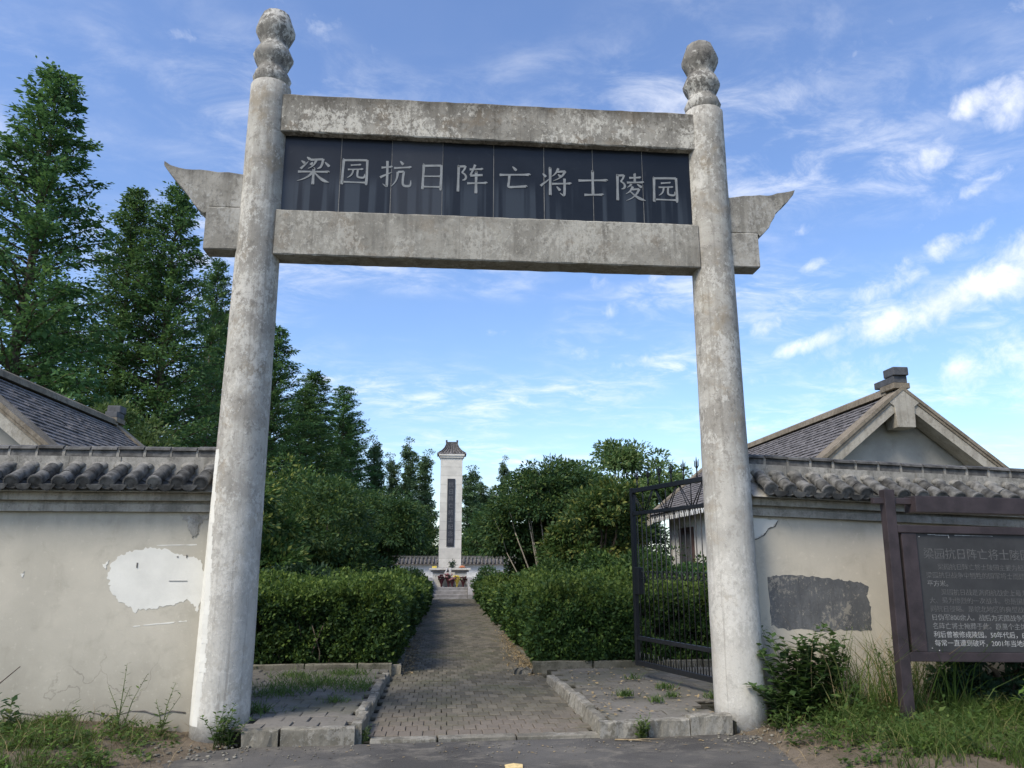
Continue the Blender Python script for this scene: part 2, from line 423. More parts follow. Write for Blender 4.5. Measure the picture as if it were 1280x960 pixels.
def mk_asphalt():
    m, t, b, _ = mat_new('asphalt')
    pos = t.n('ShaderNodeNewGeometry').outputs['Position']
    c = t.mix(t.ramp(t.noise(pos, 0.8, 6, 0.6, 0.5), 0.35, 0.65), (0.057, 0.053, 0.047), (0.108, 0.101, 0.089))
    c = t.mix(t.math('MULTIPLY', t.ramp(t.noise(pos, 130, 4, 0.75), 0.52, 0.70), 0.75), c, (0.21, 0.20, 0.185))
    c = t.mix(t.math('MULTIPLY', t.ramp(t.noise(t.scaled(pos, (1, 1.5, 1)), 1.9, 10, 0.78, 0.4), 0.48, 0.68), 0.8), c, (0.20, 0.18, 0.145))
    vor = t.n('ShaderNodeTexVoronoi', feature='DISTANCE_TO_EDGE')
    vor.inputs['Scale'].default_value = 0.75
    t.l(t.scaled(pos, (1, 1, 1)), vor.inputs['Vector'])
    cr = t.math('SUBTRACT', 1.0, t.ramp(t.math('ADD', vor.outputs[0], t.math('MULTIPLY', t.noise(pos, 9, 4), 0.03)), 0.014, 0.024))
    c = t.mix(t.math('MULTIPLY', cr, 0.25), c, (0.04, 0.04, 0.04))
    t.l(c, b.inputs['Base Color'])
    b.inputs['Roughness'].default_value = 0.9
    b.inputs['Specular IOR Level'].default_value = 0.25
    bump(t, b, t.noise(pos, 160, 4, 0.7), 0.5, 0.006)
    return m


def mk_brick(name, c1, c2, c3, moss):
    m, t, b, _ = mat_new(name)
    pos = t.n('ShaderNodeNewGeometry').outputs['Position']
    oi = t.n('ShaderNodeObjectInfo').outputs['Random']
    isl = t.n('ShaderNodeNewGeometry').outputs['Random Per Island']
    r = t.math('FRACT', t.math('ADD', oi, t.math('MULTIPLY', isl, 3.7)))
    c = t.mix(r, c1, c2)
    sp = t.n('ShaderNodeSeparateXYZ')
    t.l(pos, sp.inputs[0])
    front = t.math('SUBTRACT', 1.0, t.ramp(t.math('ADD', sp.outputs[1], t.math('MULTIPLY', t.noise(pos, 1.3, 4), 1.2)), 8.8, 9.9))
    c = t.mix(t.math('MULTIPLY', front, 0.75), c, c3)
    c = t.mix(t.math('MULTIPLY', t.ramp(t.noise(pos, 1.1, 6, 0.65, 0.5), 0.46, 0.66), 0.6), c, moss)
    c = t.mix(t.math('MULTIPLY', t.ramp(t.noise(pos, 26, 6, 0.7), 0.5, 0.72), 0.5), c, tuple(x * 0.55 for x in c1))
    t.l(c, b.inputs['Base Color'])
    b.inputs['Roughness'].default_value = 0.92
    b.inputs['Specular IOR Level'].default_value = 0.2
    bump(t, b, t.noise(pos, 60, 5, 0.65), 0.4, 0.006)
    return m


def mk_soil(name, a, bcol, cc, sc=2.0):
    m, t, b, _ = mat_new(name)
    pos = t.n('ShaderNodeNewGeometry').outputs['Position']
    c = t.mix(t.ramp(t.noise(pos, sc, 7, 0.65), 0.35, 0.65), a, bcol)
    c = t.mix(t.ramp(t.noise(pos, sc * 6, 6, 0.7), 0.52, 0.68), c, cc)
    t.l(c, b.inputs['Base Color'])
    b.inputs['Roughness'].default_value = 0.95
    b.inputs['Specular IOR Level'].default_value = 0.15
    bump(t, b, t.noise(pos, 30, 6, 0.7), 0.8, 0.03)
    return m


M['granite'] = mk_granite()
M['asphalt'] = mk_asphalt()
M['path_brick'] = mk_brick('path_brick', (0.085, 0.077, 0.058), (0.16, 0.143, 0.108), (0.195, 0.163, 0.13), (0.085, 0.087, 0.05))
M['pad_brick'] = mk_brick('pad_brick', (0.105, 0.098, 0.083), (0.15, 0.14, 0.118), (0.20, 0.183, 0.155), (0.08, 0.082, 0.05))
M['joint'] = mk_soil('joint_dirt', (0.035, 0.033, 0.024), (0.055, 0.05, 0.036), (0.035, 0.045, 0.02), 3)
M['soil'] = mk_soil('dry_soil', (0.13, 0.105, 0.075), (0.19, 0.155, 0.115), (0.09, 0.075, 0.05), 2.5)
M['ground'] = mk_soil('field_ground', (0.075, 0.085, 0.04), (0.12, 0.115, 0.065), (0.06, 0.085, 0.03), 0.6)


# ------------------------------------------------------------------ geometry helpers
class MB:
    def __init__(s):
        s.v = []
        s.f = []
        s.sm = []

    def add(s, vs, fs, smooth=False):
        o = len(s.v)
        s.v += [tuple(p) for p in vs]
        s.f += [tuple(i + o for i in f) for f in fs]
        s.sm += [smooth] * len(fs)

    def box(s, x0, x1, y0, y1, z0, z1, jit=0.0):
        vs = [(x, y, z) for z in (z0, z1) for y in (y0, y1) for x in (x0, x1)]
        if jit:
            vs = [tuple(c + R.uniform(-jit, jit) for c in p) for p in vs]
        s.add(vs, [(0, 2, 3, 1), (4, 5, 7, 6), (0, 1, 5, 4), (2, 6, 7, 3), (0, 4, 6, 2), (1, 3, 7, 5)])

    def hull(s, vs8):
        s.add(vs8, [(0, 2, 3, 1), (4, 5, 7, 6), (0, 1, 5, 4), (2, 6, 7, 3), (0, 4, 6, 2), (1, 3, 7, 5)])

    def chamfer_box(s, x0, x1, y0, y1, z0, z1, c=0.01, jit=0.0):
        """box with the upper edges bevelled"""
        j = lambda: R.uniform(-jit, jit)
        vs = [(x0, y0, z0), (x1, y0, z0), (x1, y1, z0), (x0, y1, z0),
              (x0, y0, z1 - c), (x1, y0, z1 - c), (x1, y1, z1 - c), (x0, y1, z1 - c),
              (x0 + c, y0 + c, z1), (x1 - c, y0 + c, z1), (x1 - c, y1 - c, z1), (x0 + c, y1 - c, z1)]
        vs = [(a + j(), b + j(), d + j()) for a, b, d in vs]
        fs = [(3, 2, 1, 0), (8, 9, 10, 11)]
        for i in range(4):
            k = (i + 1) % 4
            fs += [(i, k, 4 + k, 4 + i), (4 + i, 4 + k, 8 + k, 8 + i)]
        s.add(vs, fs)

    def prism_y(s, poly, y0, y1):
        """polygon in x,z extruded along y (poly counter-clockwise seen from -y)"""
        n = len(poly)
        vs = [(x, y0, z) for x, z in poly] + [(x, y1, z) for x, z in poly]
        fs = [tuple(range(n)), tuple(reversed(range(n, 2 * n)))]
        fs += [(i, n + i, n + (i + 1) % n, (i + 1) % n) for i in range(n)]
        s.add(vs, fs)

    def prism_x(s, poly, x0, x1):
        """polygon in y,z extruded along x"""
        n = len(poly)
        vs = [(x0, y, z) for y, z in poly] + [(x1, y, z) for y, z in poly]
        fs = [tuple(reversed(range(n))), tuple(range(n, 2 * n))]
        fs += [(i, (i + 1) % n, n + (i + 1) % n, n + i) for i in range(n)]
        s.add(vs, fs)

    def lathe(s, prof, cx, cy, n=24, smooth=True, phase=0.0, wob=0.0):
        o = []
        for k, (r, z) in enumerate(prof):
            for i in range(n):
                a = phase + 2 * PI * i / n
                q = r * (1 + R.uniform(-wob, wob))
                o.append((cx + q * math.cos(a), cy + q * math.sin(a), z + R.uniform(-wob, wob) * 0.2))
        fs = []
        for k in range(len(prof) - 1):
            for i in range(n):
                j = (i + 1) % n
                fs.append((k * n + i, k * n + j, (k + 1) * n + j, (k + 1) * n + i))
        fs.append(tuple(reversed(range(n))))
        fs.append(tuple(range((len(prof) - 1) * n, len(prof) * n)))
        s.add(o, fs, smooth)

    def tube(s, pts, radii, n=6, smooth=True):
        pts = [Vector(p) for p in pts]
        if not isinstance(radii, (list, tuple)):
            radii = [radii] * len(pts)
        vs = []
        for i, p in enumerate(pts):
            d = (pts[min(i + 1, len(pts) - 1)] - pts[max(i - 1, 0)])
            if d.length < 1e-9:
                d = Vector((0, 0, 1))
            d.normalize()
            a = d.cross(Vector((0, 0, 1)) if abs(d.z) < 0.9 else Vector((1, 0, 0))).normalized()
            b = d.cross(a)
            for k in range(n):
                t = 2 * PI * k / n + PI / n
                vs.append(p + (a * math.cos(t) + b * math.sin(t)) * radii[i])
        fs = []
        for i in range(len(pts) - 1):
            for k in range(n):
                j = (k + 1) % n
                fs.append((i * n + k, (i + 1) * n + k, (i + 1) * n + j, i * n + j))
        fs.append(tuple(range(n)))
        fs.append(tuple(reversed(range((len(pts) - 1) * n, len(pts) * n))))
        s.add(vs, fs, smooth)

    def ball(s, c, r, nu=8, nv=6, sq=(1, 1, 1), wob=0.0):
        vs, fs = [], []
        for j in range(nv + 1):
            t = PI * j / nv
            for i in range(nu):
                a = 2 * PI * i / nu
                q = r * (1 + R.uniform(-wob, wob))
                vs.append((c[0] + q * sq[0] * math.sin(t) * math.cos(a), c[1] + q * sq[1] * math.sin(t) * math.sin(a), c[2] + q * sq[2] * math.cos(t)))
        for j in range(nv):
            for i in range(nu):
                k = (i + 1) % nu
                fs.append((j * nu + i, (j + 1) * nu + i, (j + 1) * nu + k, j * nu + k))
        s.add(vs, fs, True)

    def mesh(s, name, bevel=0.0):
        me = bpy.data.meshes.new(name)
        me.from_pydata(s.v, [], s.f)
        me.polygons.foreach_set('use_smooth', s.sm)
        if bevel:
            bm = bmesh.new()
            bm.from_mesh(me)
            bmesh.ops.bevel(bm, geom=[e for e in bm.edges if len(e.link_faces) == 2 and e.calc_face_angle(0) > 0.6], offset=bevel, segments=2, affect='EDGES', profile=0.6)
            bm.to_mesh(me)
            bm.free()
        return me

    def build(s, name, mat, parent=None, loc=(0, 0, 0), world=False, bevel=0.0):
        me = s.mesh(name, bevel)
        me.materials.append(mat)
        o = bpy.data.objects.new(name, me)
        C.objects.link(o)
        o.parent = parent
        if world and parent is not None:
            loc = tuple(-x for x in wloc(parent))
        o.location = loc
        return o


def wloc(o):
    p = Vector((0, 0, 0))
    while o is not None:
        p += o.location
        o = o.parent
    return p


def thing(name, label, cat, loc=(0, 0, 0), group=None, rot=(0, 0, 0)):
    o = bpy.data.objects.new(name, None)
    C.objects.link(o)
    o.empty_display_size = 0.2
    o.location = loc
    o.rotation_euler = rot
    return tag(o, label, cat, group)


def tag(o, label, cat, group=None):
    o['label'] = label
    o['category'] = cat
    if group:
        o['group'] = group
    return o


def structure(o):
    o['kind'] = 'structure'
    return o


def stuff(o):
    o['kind'] = 'stuff'
    return o


def inst(name, me, parent, loc=(0, 0, 0), rot=(0, 0, 0), scale=None):
    o = bpy.data.objects.new(name, me)
    C.objects.link(o)
    o.parent = parent
    o.location = loc
    o.rotation_euler = rot
    if scale:
        o.scale = scale
    return o


def dup(root, loc, rotz, label, scale=1.0):
    r = root.copy()
    C.objects.link(r)
    r.location = loc
    r.rotation_euler = (0, 0, rotz)
    r.scale = (scale, scale, scale) if not isinstance(scale, tuple) else scale
    r['label'] = label
    for ch in root.children:
        c = ch.copy()
        C.objects.link(c)
        c.parent = r
        for g in ch.children:
            d = g.copy()
            C.objects.link(d)
            d.parent = c
    return r


def leaves(name, P, D, N, L, W, mat, parent=None, loc=(0, 0, 0), fold=0.12, mid=0.45):
    """one folded leaf-shaped quad per row of P (base), D (direction), N (facing)"""
    P, D, N = (np.asarray(a, dtype=np.float64) for a in (P, D, N))
    D = D / (np.linalg.norm(D, axis=1, keepdims=True) + 1e-9)
    Sd = np.cross(D, N)
    Sd /= (np.linalg.norm(Sd, axis=1, keepdims=True) + 1e-9)
    U = np.cross(Sd, D)
    L = np.broadcast_to(np.asarray(L, dtype=np.float64), (len(P),))[:, None]
    W = np.broadcast_to(np.asarray(W, dtype=np.float64), (len(P),))[:, None]
    a = P
    b = P + D * L * mid + Sd * W * 0.5 + U * W * fold
    c = P + D * L
    d = P + D * L * mid - Sd * W * 0.5 + U * W * fold
    n = len(P)
    co = np.stack([a, b, c, d], 1).reshape(-1, 3)
    me = bpy.data.meshes.new(name)
    me.vertices.add(4 * n)
    me.vertices.foreach_set('co', co.astype(np.float32).ravel())
    me.loops.add(4 * n)
    me.loops.foreach_set('vertex_index', np.arange(4 * n, dtype=np.int32))
    me.polygons.add(n)
    me.polygons.foreach_set('loop_start', np.arange(0, 4 * n, 4, dtype=np.int32))
    me.update(calc_edges=True)
    me.materials.append(mat)
    o = bpy.data.objects.new(name, me)
    C.objects.link(o)
    o.parent = parent
    o.location = loc
    return o


def unit(n):
    v = NP.normal(size=(n, 3))
    return v / np.linalg.norm(v, axis=1, keepdims=True)


# ------------------------------------------------------------------ ground, road, paving
g = MB()
g.add([(-900, -900, -0.03), (900, -900, -0.03), (900, 900, -0.03), (-900, 900, -0.03)], [(0, 1, 2, 3)])
structure(g.build('ground', M['ground']))
# asphalt: the road across in front and the apron that reaches the gate
g = MB()
edge_pts = [(-60, 4.6), (-4.6, 4.9), (-3.0, 6.2), (-2.35, 7.0), (-2.12, 7.45), (-1.75, 7.62), (-0.8, 7.66), (1.5, 7.74), (2.65, 7.80), (3.05, 7.70), (2.98, 7.1), (2.85, 6.4), (4.2, 5.0), (60, 4.7), (60, -9), (-60, -9)]
g.add([(x, y, 0.0) for x, y in edge_pts], [tuple(reversed(range(len(edge_pts))))])
structure(g.build('road', M['asphalt']))


def soil_patch(name, x0, x1, y0, y1, nx, ny, zf, mat):
    m = MB()
    vs = []
    for j in range(ny + 1):
        for i in range(nx + 1):
            x, y = x0 + (x1 - x0) * i / nx, y0 + (y1 - y0) * j / ny
            vs.append((x, y, zf(x, y) + R.uniform(-0.012, 0.012)))
    fs = [(j * (nx + 1) + i, j * (nx + 1) + i + 1, (j + 1) * (nx + 1) + i + 1, (j + 1) * (nx + 1) + i) for j in range(ny) for i in range(nx)]
    m.add(vs, fs, True)
    return structure(m.build(name, mat))


def bank_left(x, y):
    s = min(1, max(0, (-2.05 - x) / 0.7)) * min(1, max(0, (y - 4.9) / 1.0))
    return -0.02 + 0.10 * s + 0.05 * math.sin(x * 3.1) * s


def bank_right(x, y):
    s = min(1, max(0, (x - 2.9) / 0.9)) * min(1, max(0, (y - 5.2) / 1.2))
    return -0.02 + 0.17 * s + 0.03 * math.sin(x * 2.3 + y) * s


soil_patch('soil_bank', -9.0, -1.75, 4.9, 8.45, 46, 24, bank_left, M['soil'])
soil_patch('soil_bank', 2.72, 9.5, 5.0, 8.6, 46, 24, bank_right, M['soil'])
soil_patch('garden_soil', -24, 26, 11.95, 58, 40, 40, lambda x, y: 0.0 if (abs(x - 0.36) < 1.3) else 0.05, M['soil'])

# path bed and its bricks
path = thing('path', '', '')
for k in ('label', 'category'):
    del path[k]
structure(path)
m = MB()
m.add([(-0.72, 7.70, 0.004), (1.48, 7.78, 0.004), (1.30, 35.2, 0.085), (-0.62, 35.2, 0.085)], [(0, 1, 2, 3)])
m.build('path_bed', M['joint'], path)


def path_z(y):
    return 0.004 + 0.081 * (y - 7.7) / 27.5


bm_ = []
for k in range(3):
    mm = MB()
    mm.chamfer_box(-0.0552, 0.0552, -0.1095, 0.1095, -0.012, 0.022, 0.005, 0.002)
    me = mm.mesh('paving_brick')
    me.materials.append(M['path_brick'])
    bm_.append(me)
far = MB()
cnt = 0
row = 0
y = 7.97
while y < 35.1:
    off = 0.0 if row % 2 else 0.0575
    half = 1.11 - 0.07 * (y - 8) / 27
    cx = 0.36
    nb = int(2 * half / 0.115) + 1
    for i in range(nb):
        x = cx - nb * 0.0575 + 0.0575 + i * 0.115 + off - 0.03
        if x > cx + half - 0.03 or x < cx - half + 0.03:
            continue
        z = path_z(y)
        if cnt < 300:
            inst('paving_brick', bm_[R.randrange(3)], path, (x + R.uniform(-.003, .003), y + R.uniform(-.004, .004), z + R.uniform(-0.004, 0.006)),
                 (R.uniform(-.02, .02), R.uniform(-.02, .02), R.uniform(-.02, .02)))
            cnt += 1
        else:
            dz = R.uniform(-0.004, 0.006)
            far.chamfer_box(x - .0548, x + .0548, y - .108, y + .108, z - .012 + dz, z + .022 + dz, 0.006, 0.002)
    y += 0.2265
    row += 1
stuff(far.build('paving_bricks', M['path_brick'], path))
# pale flush stones along the front of the path
x = -0.66
for L in (0.62, 0.74, 0.80):
    mm = MB()
    mm.chamfer_box(x, x + L - 0.015, 7.70 + (x + .66) * 0.035, 7.845 + (x + .66) * 0.035, -0.02, 0.028, 0.008, 0.005)
    mm.build('edge_stone', M['kerb'], path)
    x += L


def kerb(parent, p0, p1, h, wd, tilt=0.0, z0=-0.02, jit=0.006, mat='kerb'):
    p0, p1 = Vector((p0[0], p0[1], 0)), Vector((p1[0], p1[1], 0))
    d = p1 - p0
    L = d.length
    mm = MB()
    n = 6
    c = 0.012
    prof = [(-wd / 2, z0), (-wd / 2 + tilt, h - c), (-wd / 2 + tilt + c, h), (wd / 2 + tilt - c, h), (wd / 2 + tilt, h - c), (wd / 2, z0)]
    vs = []
    for i in range(n + 1):
        x = -L / 2 + L * i / n
        for (a, b) in prof:
            vs.append((x + R.uniform(-jit, jit) * .5, a + R.uniform(-jit, jit), b + (R.uniform(-jit, jit) if b > 0 else 0)))
    k = len(prof)
    fs = [(i * k + j, (i + 1) * k + j, (i + 1) * k + (j + 1) % k, i * k + (j + 1) % k) for i in range(n) for j in range(k)]
    fs += [tuple(range(k)), tuple(reversed(range(n * k, n * k + k)))]
    mm.add(vs, fs)
    o = mm.build('kerb_stone', M[mat], parent)
    o.location = (p0 + p1) / 2 - wloc(parent)
    o.rotation_euler = (0, 0, math.atan2(d.y, d.x))
    return o


def pad(x0, x1, y0, y1, z, fx0, fx1):
    """fx0, fx1: the narrower stretch between the pillars, in front of the wall line"""
    p = thing('paved_strip', '', '')
    for k in ('label', 'category'):
        del p[k]
    structure(p)
    mm = MB()
    mm.box(fx0, fx1, y0, 8.7, -0.02, z - 0.03)
    mm.box(x0, x1, 8.7, y1, -0.02, z - 0.03)
    stuff(mm.build('bed', M['joint'], p))
    mes = []
    for k in range(3):
        q = MB()
        q.chamfer_box(-0.122, 0.122, -0.1225, 0.1225, -0.03, 0.0, 0.008, 0.004)
        me = q.mesh('paving_brick')
        me.materials.append(M['pad_brick'])
        mes.append(me)
    y = y0 + 0.125
    r = 0
    while y < y1 - 0.05:
        xa, xb = (x0, x1) if y > 8.75 else (fx0, fx1)
        x = x0 + (0.125 if r % 2 else 0.0)
        while x < xb - 0.1:
            if x < xa + 0.1:
                x += 0.2525
                continue
            inst('paving_brick', mes[R.randrange(3)], p, (x, y, z + R.uniform(-0.006, 0.008)), (R.uniform(-.03, .03), R.uniform(-.03, .03), R.uniform(-.03, .03)))
            x += 0.2525
        y += 0.2525
        r += 1
    return p


pl_ = pad(-3.55, -0.80, 7.72, 11.75, 0.14, -1.95, -0.80)
kerb(pl_, (-1.80, 7.66), (-1.475, 7.67), 0.14, 0.10, jit=0.012)
kerb(pl_, (-1.455, 7.67), (-0.80, 7.68), 0.15, 0.10)
yy = 7.75
for i, (L, h, tl) in enumerate([(0.62, 0.165, 0.0), (0.55, 0.17, 0.01), (0.78, 0.145, -0.02), (0.8, 0.15, 0.0), (1.05, 0.12, 0.01)]):
    kerb(pl_, (-0.80 + R.uniform(-.02, .02), yy), (-0.80 + R.uniform(-.02, .02), yy + L - 0.03), h, 0.10, tl)
    yy += L
xx = -3.5
for L in (0.8, 0.72, 0.75, 0.5):
    kerb(pl_, (xx, 11.86 + R.uniform(-.03, .03)), (xx + L - .02, 11.86 + R.uniform(-.03, .03)), 0.205, 0.09, mat='old_kerb')
    xx += L
pr_ = pad(1.50, 4.4, 7.84, 11.75, 0.13, 1.50, 2.86)
kerb(pr_, (1.48, 7.76), (1.93, 7.78), 0.145, 0.12, jit=0.012)
kerb(pr_, (1.95, 7.78), (2.36, 7.82), 0.15, 0.12, jit=0.007)
kerb(pr_, (2.37, 7.82), (2.80, 7.87), 0.175, 0.12)
yy = 7.86
for i, (L, h, tl) in enumerate([(0.62, 0.145, -0.03), (0.95, 0.16, -0.045), (1.0, 0.145, -0.03), (0.65, 0.13, -0.02)]):
    kerb(pr_, (1.52 - 0.02 * i, yy), (1.50 - 0.02 * i, yy + L - 0.03), h, 0.10, tl, jit=0.007)
    yy += L
xx = 1.30
for L in (0.9, 0.85, 0.8, 0.85):
    kerb(pr_, (xx, 11.82 + R.uniform(-.02, .02)), (xx + L - .02, 11.84 + R.uniform(-.02, .02)), 0.215, 0.09, mat='old_kerb')
    xx += L
kerb(pr_, (1.0, 11.8), (1.28, 11.85), 0.12, 0.12, jit=0.03)
kerb(pl_, (-0.92, 11.95), (-0.62, 11.95), 0.17, 0.12, jit=0.02)
# low kerbs that follow the path under the hedges
for sx in (-1, 1):
    yy = 12.2
    while yy < 22:
        xq = 0.36 + sx * (1.06 + R.uniform(-.02, .03))
        kerb(path, (xq, yy), (xq + R.uniform(-.02, .02), yy + 0.95), path_z(yy) + 0.06, 0.09, jit=0.012, mat='old_kerb')
        yy += 1.0

# ------------------------------------------------------------------ memorial gateway
gate = thing('memorial_gateway', 'tall weathered cement gateway with two round pillars and a black name plaque', 'gateway', (0.44, 8.15, 0))


def beam_mesh(x0, x1, y0, y1, z0, z1, n, jit=0.006):
    jit *= 0.55
    mm = MB()
    prof = [(y0, z0 + .012), (y0, z0 + (z1 - z0) * .35), (y0, z0 + (z1 - z0) * .68), (y0, z1 - .014), (y0 + .014, z1), (y1 - .014, z1), (y1, z1 - .014), (y1, z0 + .012), (y1 - .012, z0), (y0 + .012, z0)]
    vs = []
    for i in range(n + 1):
        x = x0 + (x1 - x0) * i / n
        for (a, b) in prof:
            vs.append((x, a + R.uniform(-jit, jit), b + R.uniform(-jit, jit)))
    k = len(prof)
    fs = [(i * k + j, i * k + (j + 1) % k, (i + 1) * k + (j + 1) % k, (i + 1) * k + j) for i in range(n) for j in range(k)]
    fs += [tuple(range(k)), tuple(reversed(range(n * k, n * k + k)))]
    fs = [tuple(reversed(f)) for f in fs]
    mm.add(vs, fs)
    return mm


def pillar(cx, ztop, r0, r1):
    mm = MB()
    prof = []
    for i in range(26):
        z = -0.05 + (ztop + 0.05) * i / 25
        prof.append((r0 + (r1 - r0) * min(1, max(0, z) / 6.0), z))
    prof += [(r1 - 0.012, ztop + 0.012), (r1 - 0.05, ztop + 0.022)]
    mm.lathe(prof, cx, 8.15, 40, True, wob=0.008)
    return mm.build('pillar', M['pillar'], gate, world=True)


pA = pillar(-2.135, 7.0, 0.272, 0.225)
pB = pillar(3.025, 6.93, 0.262, 0.232)


def finial(cx, z0, s, lean):
    prof = [(0.18, 0.0), (0.205, 0.03), (0.222, 0.10), (0.205, 0.15), (0.17, 0.21), (0.168, 0.245), (0.2, 0.30), (0.228, 0.36), (0.232, 0.40), (0.2, 0.47),
            (0.163, 0.535), (0.163, 0.57), (0.19, 0.62), (0.225, 0.70), (0.228, 0.76), (0.205, 0.84), (0.19, 0.87), (0.165, 0.95), (0.11, 0.995), (0.04, 1.01)]
    mm = MB()
    mm.lathe([(r * 0.98, z0 + z * s) for r, z in prof], cx, 8.15, 12, True, phase=0.2, wob=0.02)
    o = mm.build('finial', M['finial'], gate, world=True)
    return o


finial(-2.135, 7.015, 1.0, 0)
finial(3.025, 6.945, 0.97, 0)
beam_mesh(-1.955, 2.845, 8.0, 8.27, 6.375, 6.85, 44, 0.007).build('top_beam', M['beam'], gate, world=True)
beam_mesh(-1.935, 2.825, 7.995, 8.28, 4.885, 5.415, 44, 0.006).build('lower_beam', M['lower_beam'], gate, world=True)
beam_mesh(-2.69, -2.30, 8.02, 8.26, 4.93, 5.43, 5, 0.006).build('beam_end', M['wing'], gate, world=True)
beam_mesh(3.20, 3.54, 8.02, 8.26, 4.92, 5.345, 5, 0.006).build('beam_end', M['wing'], gate, world=True)
WL = [(-2.30, 5.832), (-2.40, 5.845), (-2.501, 5.858), (-2.612, 5.852), (-2.70, 5.866), (-2.805, 5.876), (-2.88, 5.872), (-2.96, 5.874), (-3.04, 5.89), (-3.127, 5.915), (-3.201, 5.965), (-3.198, 5.91), (-3.12, 5.81), (-3.05, 5.725), (-2.97, 5.64), (-2.905, 5.556), (-2.84, 5.46), (-2.778, 5.395), (-2.724, 5.352), (-2.692, 5.37), (-2.68, 5.436), (-2.30, 5.438)]
WR = [(3.20, 5.785), (3.30, 5.80), (3.414, 5.822), (3.52, 5.828), (3.61, 5.84), (3.70, 5.836), (3.755, 5.845), (3.82, 5.872), (3.90, 5.885), (3.97, 5.90), (4.046, 5.924), (4.021, 5.861), (3.97, 5.80), (3.944, 5.765), (3.88, 5.715), (3.838, 5.659), (3.79, 5.62), (3.762, 5.554), (3.72, 5.49), (3.693, 5.43), (3.63, 5.36), (3.57, 5.315), (3.542, 5.353), (3.20, 5.353)]
mm = MB()
mm.prism_y(list(WL), 8.035, 8.245)
mm.build('wing', M['wing'], gate, world=True, bevel=0.008)
mm = MB()
mm.prism_y(list(reversed(WR)), 8.035, 8.245)
mm.build('wing', M['wing'], gate, world=True, bevel=0.008)
# granite slabs of the plaque
mm = MB()
mm.box(-1.93, 2.82, 8.13, 8.24, 5.40, 6.39)
mm.build('plaque_back', M['beam'], gate, world=True)
JX = [-1.925, -1.28, -0.705, -0.122, 0.468, 1.055, 1.632, 2.225, 2.815]
for i in range(8):
    mm = MB()
    y0 = 8.10 + R.uniform(-0.0015, 0.0015)
    mm.box(JX[i] + .003, JX[i + 1] - .003, y0, 8.126, 5.41, 6.385)
    mm.build('plaque_slab', M['granite'], gate, world=True)
for i in range(1, 8):
    mm = MB()
    mm.box(JX[i] - .0018, JX[i] + .0018, 8.1008, 8.125, 5.42, 6.37)
    mm.build('joint_grout', M['mortar'], gate, world=True)

# brush strokes of the ten characters, on a 100 x 100 grid: (x, y, width)
def hz(x0, y0, x1, y1, w=6.5):
    return [(x0, y0, w * 1.05), (x0 + (x1 - x0) * .25, y0 + (y1 - y0) * .25, w * .75), (x0 + (x1 - x0) * .75, y0 + (y1 - y0) * .8, w * .75), (x1 - 2, y1, w * 1.1), (x1, y1 - 1.5, w * .7)]


def vt(x0, y0, x1, y1, w=7):
    return [(x0 - .5, y0, w * .9), (x0 + .3, y0 - 3, w * 1.05), ((x0 + x1) / 2, (y0 + y1) / 2, w * .85), (x1, y1 + 3, w * 1.05), (x1, y1, w * .6)]


def pie(*p):
    n = len(p)
    return [(a, b, 7.2 * (1 - .82 * i / (n - 1))) for i, (a, b) in enumerate(p)]


def na(*p):
    n = len(p)
    ws = [3.0, 5.5, 8.2, 1.2] if n == 4 else [2.5, 8.2, 1.2]
    return [(a, b, ws[min(i, len(ws) - 1)]) for i, (a, b) in enumerate(p)]


def dot(x0, y0, x1, y1):
    return [(x0, y0, 2.2), ((x0 + x1) / 2, (y0 + y1) / 2, 6.0), (x1, y1, 7.4), (x1 + (x1 - x0) * .12, y1 + (y1 - y0) * .12, 3)]


def pl(*p, w=6.2):
    return [(a, b, w) for a, b in p]


